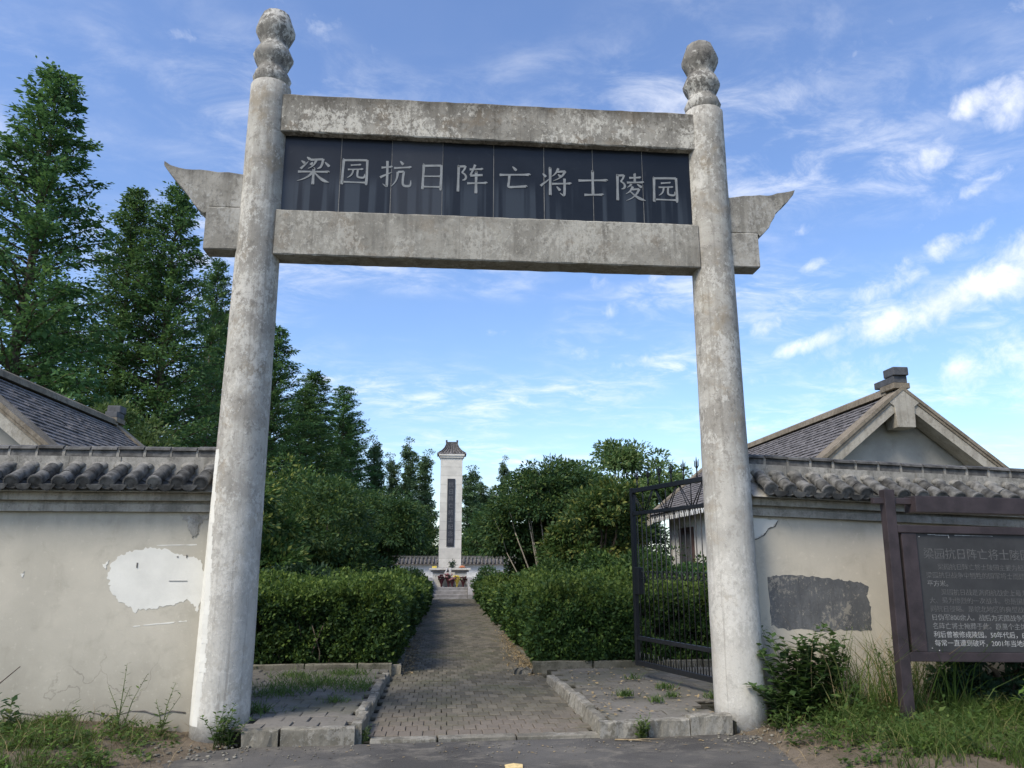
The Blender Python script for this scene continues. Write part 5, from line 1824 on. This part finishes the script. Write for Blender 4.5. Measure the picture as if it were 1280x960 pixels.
# ------------------------------------------------------------------ hedges
def hedge(label, boxes, seed, zbase=.05):
    """boxes: x0,x1,y0,y1,height - clipped blocks of leaves with uneven faces"""
    N_ = np.random.default_rng(seed)
    R_ = random.Random(seed)
    t = thing('hedge', label, 'hedge', ((boxes[0][0] + boxes[0][1]) / 2, boxes[0][2], 0), 'clipped hedges along the path')
    core = MB()
    st_ = MB()
    P, D, Nn, Ls, Y = [], [], [], [], []

    def wav(a, b, k):
        return 0.085 * np.sin(a * 2.3 + k + np.sin(b * 1.7)) + 0.07 * np.sin(b * 3.1 + 1.7 * k + np.sin(a * 2.2)) + 0.05 * np.sin(a * 6.1 + b * 5.2) + 0.03 * np.sin(a * 13.1 - b * 11)

    k0 = R_.uniform(0, 6)
    for (x0, x1, y0, y1, h, faces) in boxes:
        i_ = 0.34
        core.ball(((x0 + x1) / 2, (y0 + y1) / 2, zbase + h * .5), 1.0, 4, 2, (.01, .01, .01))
        core.hull([(x, y, z) for z in (zbase + .25, zbase + h - i_) for y in (y0 + i_, y1 - i_) for x in (x0 + i_, x1 - i_)])  # added opaque dark box, blocks the view through the leaves
        for (fc, dens) in faces:
            if fc == 'f':
                A, B, nv = (x1 - x0), h, (0, -1, .15)
            elif fc == 't':
                A, B, nv = (x1 - x0), (y1 - y0), (0, 0, 1)
            else:
                A, B, nv = (y1 - y0), h, ((1 if fc == 'r' else -1), 0, .15)
            n = int(A * B * dens)
            # clumps make the surface uneven
            u, v = N_.random(n), N_.random(n)
            if fc == 'f':
                p = np.column_stack([x0 + u * A, np.full(n, y0), zbase + v * B])
                lump = wav(p[:, 0], p[:, 2], 1)
            elif fc == 't':
                p = np.column_stack([x0 + u * A, y0 + v * B, np.full(n, zbase + h)])
                lump = wav(p[:, 0], p[:, 1], 2) + 0.02 + 0.13 * np.sin(p[:, 0] * 1.7 + k0) * np.sin(p[:, 1] * 1.3 + 2 * k0)
            else:
                p = np.column_stack([np.full(n, x1 if fc == 'r' else x0), y0 + u * A, zbase + v * B])
                lump = wav(p[:, 1], p[:, 2], 3)
            if fc != 't':
                lump = lump - 0.12 * np.maximum(0, (v - .8) / .2) ** 2 - 0.18 * np.maximum(0, (.18 - v) / .18) ** 2
            nvv = np.array(nv) / np.linalg.norm(nv)
            if fc == 't':
                ga, gb = p[:, 0], p[:, 1]
            elif fc == 'f':
                ga, gb = p[:, 0], p[:, 2] * 1.3
            else:
                ga, gb = p[:, 1], p[:, 2] * 1.3
            gap = np.sin(ga * 5.1 + 1.3 * np.sin(gb * 3.7)) * np.sin(gb * 6.3 + 1.7 * np.sin(ga * 2.9) + k0) + .5 * np.sin(ga * 11.7 + gb * 9.1)
            hollow = np.clip(gap - .35, 0, 1)
            depth = N_.exponential(0.075, n) - 0.05 + hollow * .22
            p = p + nvv * (lump - depth)[:, None] + N_.normal(0, .02, (n, 3))
            P.append(p)
            D.append(nvv * .6 + N_.normal(0, .6, (n, 3)) + np.array([0, 0, .25]))
            Nn.append(nvv * .6 + N_.normal(0, .6, (n, 3)) + np.array([0, 0, .4]))
            far_ = np.clip((p[:, 1] - 12) / 14, 0, 1)
            Ls.append(N_.uniform(.045, .085, n) * (1 + 1.0 * far_))
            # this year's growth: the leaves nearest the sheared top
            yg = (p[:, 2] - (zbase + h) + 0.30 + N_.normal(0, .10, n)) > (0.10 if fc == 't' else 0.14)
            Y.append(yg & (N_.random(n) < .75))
            if fc == 't':      # upright new shoots
                ns = int(A * B * dens * .02)
                for _ in range(ns):
                    b = np.array([x0 + R_.random() * A, y0 + R_.random() * B, zbase + h - .05])
                    ht = R_.uniform(.1, .28) * (1.6 if R_.random() < .15 else 1)
                    k = 12
                    uu = np.linspace(.2, 1, k)[:, None]
                    ln = np.array([R_.uniform(-.3, .3), R_.uniform(-.3, .3), 1]) * ht
                    P.append(b + uu * ln + N_.normal(0, .012, (k, 3)))
                    D.append(N_.normal(0, .7, (k, 3)) + np.array([0, 0, .6]))
                    Nn.append(N_.normal(0, 1, (k, 3)))
                    Ls.append(N_.uniform(.05, .09, k))
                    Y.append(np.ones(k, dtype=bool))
        for _ in range(int((x1 - x0) * 9)):     # bare stems near the ground on the front
            bx, by = R_.uniform(x0 + .1, x1 - .1), y0 + R_.uniform(.05, .3)
            st_.tube([(bx, by, 0), (bx + R_.uniform(-.1, .1), by - .03, .35), (bx + R_.uniform(-.2, .2), by + .05, .75)], [.012, .010, .006], 4)
    core.build('shade_core', M['shade_core'], t, world=True)
    stuff(st_.build('stems', M['bark'], t, world=True))
    P, D, Nn, Ls, Y = (np.concatenate(a) for a in (P, D, Nn, Ls, Y))
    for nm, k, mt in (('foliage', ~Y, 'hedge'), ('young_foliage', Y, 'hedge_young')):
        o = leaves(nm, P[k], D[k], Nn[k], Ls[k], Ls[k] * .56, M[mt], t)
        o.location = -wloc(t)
    return t


hedge('clipped green hedge on the left of the path behind the left paved strip', [(-4.6, -.80, 12.0, 19.5, 1.12, [('f', 6500), ('t', 1900), ('r', 2200)]), (-3.0, -.76, 19.5, 34.0, 0.84, [('r', 900), ('t', 480), ('f', 500)])], 21)
hedge('clipped green hedge on the right of the path behind the right paved strip', [(1.46, 5.6, 11.98, 18.5, 1.12, [('f', 6000), ('t', 1600), ('l', 2200)]), (1.44, 3.4, 18.5, 33.6, 0.82, [('l', 900), ('t', 480), ('f', 500)])], 22)


# ------------------------------------------------------------------ information board
sg = thing('information_board', 'dark purple brown wooden board with a grey text panel before the right wall', 'sign', (4.365, 7.40, 0), rot=(0, rad(1.0), 0))


def sp(nm, x0, x1, y0, y1, z0, z1, mat=None, bev=0.006):
    q = MB()
    q.box(x0 - 4.365, x1 - 4.365, y0, y1, z0, z1)
    return q.build(nm, mat or M['sign_wood'], sg, bevel=bev)


PXR = 6.40
sp('post', 4.296, 4.402, -.05, .05, -.1, 2.325)
sp('post', PXR + .16, PXR + .266, -.05, .05, -.1, 2.325)
sp('header_beam', 4.58, PXR + .02, -.10, .10, 2.105, 2.265)
sp('tie_rail', 4.19, 4.60, -.03, .03, 2.185, 2.245)
sp('tie_rail', PXR, PXR + .42, -.03, .03, 2.185, 2.245)
sp('frame_rail', 4.404, PXR + .158, -.045, .045, 1.905, 1.98)
sp('frame_rail', 4.404, PXR + .158, -.045, .045, .70, .785)
sp('frame_stile', 4.44, 4.595, -.035, .035, .786, 1.904)
sp('frame_stile', PXR, PXR + .156, -.035, .035, .786, 1.904)
pn = sp('text_panel', 4.595, PXR - .001, -.02, .02, .787, 1.903, M['sign_panel'], 0.002)
q = MB()
for (x0, x1, z) in ((4.72, 4.80, 1.893), (4.80, 4.94, 1.889), (5.0, 5.38, 1.891), (5.18, 5.4, 1.889)):
    q.box(x0 - 4.365, x1 - 4.365, -.0235, -.0195, z - .004, z + .003)
q.box(4.935 - 4.365, 4.941 - 4.365, -.0235, -.0195, 1.862, 1.886)
q.build('peeled_tape', M['text_bright'], pn)
for (x, z) in ((4.63, 1.87), (4.65, .82), (4.72, .80)):
    q = MB()
    q.ball((x - 4.365, -.021, z), .006, 6, 4)
    q.build('screw_head', M['text_bright'], pn)
LINES = [('梁园抗日阵亡将士陵园', .112, 4.655, 1.655, 'text_faded'),
         ('\u3000\u3000梁园抗日阵亡将士陵园主要为纪念', .064, 4.66, 1.548, 'text_faded'),
         ('梁园抗日战争中牺牲的国军将士而建，占地', .064, 4.662, 1.466, 'text_faded'),
         ('平方米。', .064, 4.664, 1.388, 'text_mid'),
         ('\u3000\u3000梁园抗日战是涡阳抗战史上最为重', .064, 4.667, 1.306, 'text_faded'),
         ('大、最为惨烈的一次战斗。也是国民革命军', .064, 4.669, 1.228, 'text_faded'),
         ('同抗日侵略。是皖北地区的典型战例。毙', .064, 4.671, 1.150, 'text_faded'),
         ('日伪军800余人。战后为天国战争国军一', .064, 4.673, 1.070, 'text_mid'),
         ('名阵亡将士掩葬于此。原墓个主体，', .064, 4.675, .990, 'text_mid'),
         ('利后曾被修成陵园。50年代后，由于', .064, 4.677, .912, 'text_bright'),
         ('每常一直遭到破坏，2001年当地政府', .064, 4.679, .834, 'text_bright')]
for (s_, size, x, z, mt) in LINES:
    text_mesh(s_, size, 'text_line', M[mt], pn, (x - 4.365, -.0215, z + .012), (PI / 2, 0, 0), 1.0, 0.0008)

# ------------------------------------------------------------------ weeds, grass and litter
def blades(name, pts, hts, wid, mat, lean=.35, parent=None):
    """tapering two-segment grass blades"""
    n = len(pts)
    pts = np.asarray(pts, dtype=np.float64)
    hts = np.asarray(hts)[:, None]
    a = NP.uniform(0, 2 * PI, n)
    side = np.column_stack([np.cos(a), np.sin(a), np.zeros(n)]) * wid
    ld = NP.normal(0, lean, (n, 2))
    mid = pts + np.column_stack([ld * .35, np.ones(n) * .55]) * hts
    tip = pts + np.column_stack([ld * 1.1, np.ones(n) * (1.0)]) * hts
    co = np.stack([pts - side, pts + side, mid + side * .8, mid - side * .8, tip], 1).reshape(-1, 3)
    me = bpy.data.meshes.new(name)
    me.vertices.add(5 * n)
    me.vertices.foreach_set('co', co.astype(np.float32).ravel())
    b = np.arange(n)[:, None] * 5
    quads = b + np.array([0, 1, 2, 3])
    tris = b + np.array([3, 2, 4])
    me.loops.add(7 * n)
    me.loops.foreach_set('vertex_index', np.concatenate([quads.ravel(), tris.ravel()]).astype(np.int32))
    me.polygons.add(2 * n)
    me.polygons.foreach_set('loop_start', np.concatenate([np.arange(n) * 4, 4 * n + np.arange(n) * 3]).astype(np.int32))
    me.update(calc_edges=True)
    me.materials.append(mat)
    o = bpy.data.objects.new(name, me)
    C.objects.link(o)
    o.parent = parent
    return stuff(o)


def scatter(n, x0, x1, y0, y1, zf, keep):
    out = []
    while len(out) < n:
        x, y = R.uniform(x0, x1), R.uniform(y0, y1)
        if R.random() < keep(x, y):
            out.append((x, y, zf(x, y) - .01))
    return out


def clumpy(x, y, k=0.0):
    return 0.5 + 0.5 * math.sin(x * 5.3 + k) * math.sin(y * 6.1 + 1.3 * k) + 0.25 * math.sin(x * 13 + y * 9 + k)


kl = lambda x, y: max(0, clumpy(x, y)) * min(1, max(0, (-2.55 - x) / .7)) * (1 if y < 8.2 else .5)
p = scatter(9000, -6.0, -2.5, 5.6, 8.28, bank_left, kl)
blades('grass_left', p, NP.uniform(.04, .17, len(p)), .0035, M['grass'], .5)
p = scatter(420, -4.6, -2.2, 6.8, 8.25, bank_left, lambda x, y: .7)
blades('dry_stalks', p, NP.uniform(.06, .22, len(p)), .002, M['straw'], .9)
kr = lambda x, y: max(0, clumpy(x, y, 2)) * min(1, max(0, (x - 3.2) / .8))
p = scatter(9000, 3.2, 7.0, 6.0, 8.25, bank_right, kr)
blades('grass_right', p, NP.uniform(.05, .24, len(p)), .004, M['grass'], .6)
p = scatter(330, 3.75, 5.2, 7.5, 8.2, bank_right, lambda x, y: 1)
blades('tall_grass', p, NP.uniform(.3, .95, len(p)), .005, M['grass'], .5)
p = scatter(110, 3.6, 4.8, 7.7, 8.2, bank_right, lambda x, y: 1)
blades('tall_straw', p, NP.uniform(.5, 1.05, len(p)), .0025, M['straw'], .45)
p = scatter(300, 2.85, 4.2, 6.6, 8.0, bank_right, lambda x, y: .8)
blades('dry_stalks', p, NP.uniform(.04, .14, len(p)), .002, M['straw'], 1.2)
# grass tufts growing in the paving joints
gp = []
for (cx, cy, rx, ry, n) in ((-1.55, 10.3, .6, .5, 900), (-1.0, 9.9, .25, .35, 260), (-1.9, 9.6, .35, .3, 300), (-1.15, 9.0, .15, .1, 90), (-1.3, 11.2, .3, .2, 250), (-2.0, 8.5, .35, .3, 350), (-1.95, 11.0, .3, .3, 200),
                            (2.05, 9.1, .09, .06, 90), (2.3, 8.7, .08, .06, 60), (2.55, 9.0, .09, .05, 60), (2.65, 9.6, .12, .09, 90), (3.0, 8.9, .1, .07, 90), (2.45, 10.4, .12, .1, 60)):
    for _ in range(n):
        gp.append((cx + R.gauss(0, rx * .55), cy + R.gauss(0, ry * .55), .15))
gp = [q for q in gp if not (-.86 < q[0] < 1.58) and q[1] < 11.7]
blades('paving_grass', gp, NP.uniform(.025, .10, len(gp)), .0045, M['weed'], .8)
gp = [(1.50 - abs(R.gauss(0, .17)), R.uniform(11.9, 18), path_z(14)) for _ in range(1800)]
blades('path_edge_straw', gp, NP.uniform(.02, .10, len(gp)), .004, M['straw'], 1.3)
gp = [(-.60 + R.gauss(0, .07), R.uniform(11.9, 18), path_z(14)) for _ in range(500)]
blades('path_edge_grass', gp, NP.uniform(.02, .09, len(gp)), .004, M['straw'], 1.3)


def leafy(name, label, cat, loc, stems, mat, llen, lw, stem_mat, seed, group=None):
    """stems: list of (dx, dy, height, leaf count, droop)"""
    N_, R_ = np.random.default_rng(seed), random.Random(seed)
    t = thing(name, label, cat, loc, group)
    mm = MB()
    P, D, Nn, Ls = [], [], [], []
    for (dx, dy, h, nl, sx) in stems:
        p0 = Vector((sx * .3, R_.uniform(-.03, .03), -.02))
        p1 = Vector((sx * .3 + dx * .4, dy * .4, h * .55))
        p2 = Vector((sx * .3 + dx, dy, h))
        mm.tube([p0, p1, p2], [.006, .0045, .002], 4)
        for i in range(nl):
            u = .15 + .85 * i / max(1, nl - 1)
            b = (p0.lerp(p1, u * 2) if u < .5 else p1.lerp(p2, u * 2 - 1))
            a = i * 2.4 + R_.uniform(-.5, .5)
            P.append([b.x, b.y, b.z])
            D.append([math.cos(a), math.sin(a), R_.uniform(.0, .6)])
            Nn.append([R_.uniform(-.3, .3), R_.uniform(-.3, .3), 1])
            Ls.append(llen * R_.uniform(.6, 1.25) * (1 - .45 * u))
    mm.build('stem', stem_mat, t)
    leaves('leaf_cluster', P, D, Nn, np.array(Ls), np.array(Ls) * lw, mat, t)['kind'] = 'stuff'
    return t


def ground_weeds(name, n, x0, x1, y0, y1, zf, keep, mat, l0, l1, hmax):
    """low leafy cover: little rosettes of leaves on short stalks"""
    P, D, Nn, Ls = [], [], [], []
    for (x, y, z) in scatter(n, x0, x1, y0, y1, zf, keep):
        h = R.uniform(.03, hmax) * (.5 + .7 * max(0, clumpy(x, y, 4)))
        k = R.randrange(5, 10)
        sz = R.uniform(l0, l1)
        for i in range(k):
            a = i * 2.4 + R.uniform(-.4, .4)
            u = R.random()
            P.append((x + R.gauss(0, .02), y + R.gauss(0, .02), z + h * u))
            D.append((math.cos(a), math.sin(a), R.uniform(-.1, .7)))
            Nn.append((R.uniform(-.4, .4), R.uniform(-.4, .4), 1))
            Ls.append(sz * R.uniform(.6, 1.2))
    Ls = np.array(Ls)
    return stuff(leaves(name, P, D, Nn, Ls, Ls * .5, mat))


ground_weeds('leafy_cover', 900, -5.4, -2.5, 5.9, 8.2, bank_left, kl, M['bright_weed'], .03, .06, .14)
ground_weeds('leafy_cover', 420, -5.4, -2.4, 6.4, 8.2, bank_left, lambda x, y: .8 * (clumpy(x, y, 1) > .3), M['weed'], .04, .08, .20)
ground_weeds('leafy_cover', 1300, 3.1, 6.4, 6.2, 8.2, bank_right, lambda x, y: kr(x + .25, y) + .1, M['weed'], .035, .08, .28)
ground_weeds('leafy_cover', 700, 3.3, 6.0, 6.2, 7.6, bank_right, kr, M['bright_weed'], .03, .06, .12)
leafy('tall_weed', 'tall thin seeding weed against the left wall, the higher of the two', 'weed', (-3.02, 8.0, .06), [(.02, 0, .62, 22, 0), (-.16, 0, .42, 12, .1), (.2, -.05, .52, 14, .1), (.08, .05, .4, 12, -.1)], M['weed'], .085, .28, M['stem'], 1)
leafy('tall_weed', 'thin seeding weed near the left pillar, the lower of the two', 'weed', (-2.62, 7.95, .06), [(.10, 0, .45, 18, 0), (-.08, 0, .3, 12, .05), (.16, 0, .34, 10, 0)], M['weed'], .085, .3, M['stem'], 2)
leafy('broadleaf_weed', 'dark broad-leaved weed standing in the grass at the far left', 'weed', (-3.95, 7.9, .06), [(.0, 0, .34, 14, 0), (.1, -.05, .26, 10, 0), (-.12, 0, .28, 10, 0)], M['shrub'], .17, .5, M['stem'], 3)
leafy('bushy_weed', 'bushy green weed at the foot of the left pillar', 'weed', (-1.98, 7.66, .0), [(R.uniform(-.22, .22), R.uniform(-.1, .1), R.uniform(.18, .36), 16, R.uniform(-.3, .3)) for _ in range(16)], M['weed'], .085, .5, M['stem'], 4)
leafy('kerb_weed', 'small green weed in the corner of the left kerb', 'weed', (-.72, 7.78, .0), [(R.uniform(-.08, .08), R.uniform(-.03, .03), R.uniform(.06, .14), 9, R.uniform(-.15, .15)) for _ in range(9)], M['weed'], .06, .5, M['stem'], 5)
leafy('kerb_weed', 'bright green weed growing before the right kerb', 'weed', (1.86, 7.66, .0), [(R.uniform(-.09, .09), R.uniform(-.03, .03), R.uniform(.08, .22), 12, R.uniform(-.1, .1)) for _ in range(12)], M['bright_weed'], .07, .5, M['stem'], 6)
leafy('mulberry_bush', 'leafy bush growing at the foot of the right pillar', 'bush', (3.55, 7.92, .05), [(R.uniform(-.45, .5), R.uniform(-.25, .15), R.uniform(.2, .95), 26, R.uniform(-.5, .9)) for _ in range(60)], M['mulberry'], .18, .66, M['stem'], 7)
leafy('low_weed', 'low leafy weed on the soil left of the mulberry bush', 'weed', (3.28, 7.72, .03), [(R.uniform(-.15, .15), R.uniform(-.1, .1), R.uniform(.08, .25), 12, R.uniform(-.2, .2)) for _ in range(10)], M['weed'], .09, .55, M['stem'], 8)
leafy('climbing_weed', 'trailing weed hanging before the wall just right of the sign post', 'weed', (4.75, 7.95, .1), [(R.uniform(-.25, .25), R.uniform(-.05, .1), R.uniform(.4, .78), 22, R.uniform(-.4, .4)) for _ in range(12)], M['weed'], .10, .5, M['stem'], 9)
leafy('broadleaf_weed', 'bright broad-leaved weed at the right edge under the board', 'weed', (5.55, 7.15, .14), [(R.uniform(-.25, .25), R.uniform(-.1, .1), R.uniform(.2, .42), 9, R.uniform(-.3, .3)) for _ in range(9)], M['bright_weed'], .17, .45, M['stem'], 10)
leafy('wall_weed', 'feathery weed in the grass before the black painted patch', 'weed', (3.98, 8.02, .1), [(R.uniform(-.4, .4), R.uniform(-.05, .05), R.uniform(.5, 1.0), 26, R.uniform(-.4, .4)) for _ in range(10)], M['weed'], .07, .3, M['stem'], 11)
broadleaf('dark_shrub', 'dense dark green shrub under the information board', (5.85, 7.98, .1), [(0, 0, .32, .85, .22, .40), (.9, 0, .34, .7, .22, .40)], 110, 150, .13, .075, M['dark_leaf'], M['bark'], 120)
# leaning twig at the left picture edge
q = MB()
q.tube([(-4.22, 7.6, .05), (-4.05, 7.6, .42), (-3.80, 7.6, .62)], [.008, .007, .004], 5)
tw = thing('leaning_twig', 'bare leaning stick with a few leaves at the left edge', 'twig', (-4.05, 7.6, .05))
q = MB()
q.tube([(-.35, 0, .0), (-.05, 0, .36), (.28, 0, .66)], [.009, .008, .004], 5)
q.build('stick', M['bark'], tw)
stuff(leaves('leaf_cluster', [(-.02 + .05 * i - .1, -.01, .36 + .03 * (i % 3)) for i in range(8)], [(R.uniform(-1, 1), -.3, R.uniform(-.2, .6)) for _ in range(8)], [(0, -.6, .8)] * 8, .07, .03, M['dark_leaf'], tw))
# small debris
for (a, b, lab) in (((1.60, 7.60), (1.92, 7.50), 'pale dry twig lying on the asphalt below the bright kerb weed'), ((1.72, 7.56), (2.06, 7.585), 'second dry twig lying level on the asphalt beside the right kerb')):
    q = MB()
    c = Vector(((a[0] + b[0]) / 2, (a[1] + b[1]) / 2, 0))
    q.tube([(a[0] - c.x, a[1] - c.y, .012), (0, .012, .016), (b[0] - c.x, b[1] - c.y, .010)], [.007, .006, .003], 5)
    tag(q.build('dry_twig', M['dry_stem'], loc=c), lab, 'twig')
q = MB()
q.add([(-.07, -.05, .004), (.07, -.04, .006), (.075, .03, .016), (.0, .045, .022), (-.072, .03, .014), (-.07, -.05, .0), (.07, -.04, .001), (.075, .03, .011), (.0, .045, .017), (-.072, .03, .009)],
      [(0, 1, 2, 3, 4), (9, 8, 7, 6, 5), (0, 5, 6, 1), (1, 6, 7, 2), (2, 7, 8, 3), (3, 8, 9, 4), (4, 9, 5, 0)])
tag(q.build('paper_scrap', M['litter'], loc=(.58, 6.72, .002)), 'yellowish paper scrap on the asphalt at the bottom edge', 'litter')
q = MB()
for _ in range(170):
    x, y = (R.uniform(-2.6, -1.7), R.uniform(7.1, 7.75)) if R.random() < .5 else (R.uniform(2.6, 3.5), R.uniform(7.3, 7.95))
    z = max(.003, bank_left(x, y) if x < 0 else bank_right(x, y))
    s = R.uniform(.006, .02)
    q.ball((x, y, z + s * .3), s, 5, 3, (1.2, 1, .6), .2)
for _ in range(260):
    x = R.uniform(-2.0, 3.0)
    y = (7.62 + .03 * x) - abs(R.gauss(0, .35))
    s = R.uniform(.003, .010)
    q.ball((x, y, .003 + s * .3), s, 5, 3, (1.2, 1, .6), .2)
stuff(q.build('gravel', M['kerb']))
n = 70
rl = np.column_stack([NP.uniform(-2.0, 3.0, n), 7.6 - np.abs(NP.normal(0, .35, n)), np.full(n, .006)])
stuff(leaves('road_leaves', rl, NP.normal(size=(n, 3)) * [1, 1, .1], np.tile([0, 0, 1.0], (n, 1)) + NP.normal(0, .2, (n, 3)), NP.uniform(.02, .05, n), .02, M['straw']))
n = 2200
pp_ = np.column_stack([np.concatenate([1.46 - np.abs(NP.normal(0, .2, 1300)), NP.uniform(-.72, -.45, 700), NP.uniform(1.6, 3.0, 200)]), np.concatenate([NP.uniform(11.6, 21, 1300), NP.uniform(12, 20, 700), NP.uniform(8, 11.6, 200)]), np.concatenate([np.full(2000, .046), np.full(200, .150)])])
dd = NP.normal(size=(n, 3)) * [1, 1, .15]
stuff(leaves('fallen_leaves', pp_, dd, np.tile([0, 0, 1.0], (n, 1)) + NP.normal(0, .25, (n, 3)), NP.uniform(.03, .07, n), .028, M['straw']))
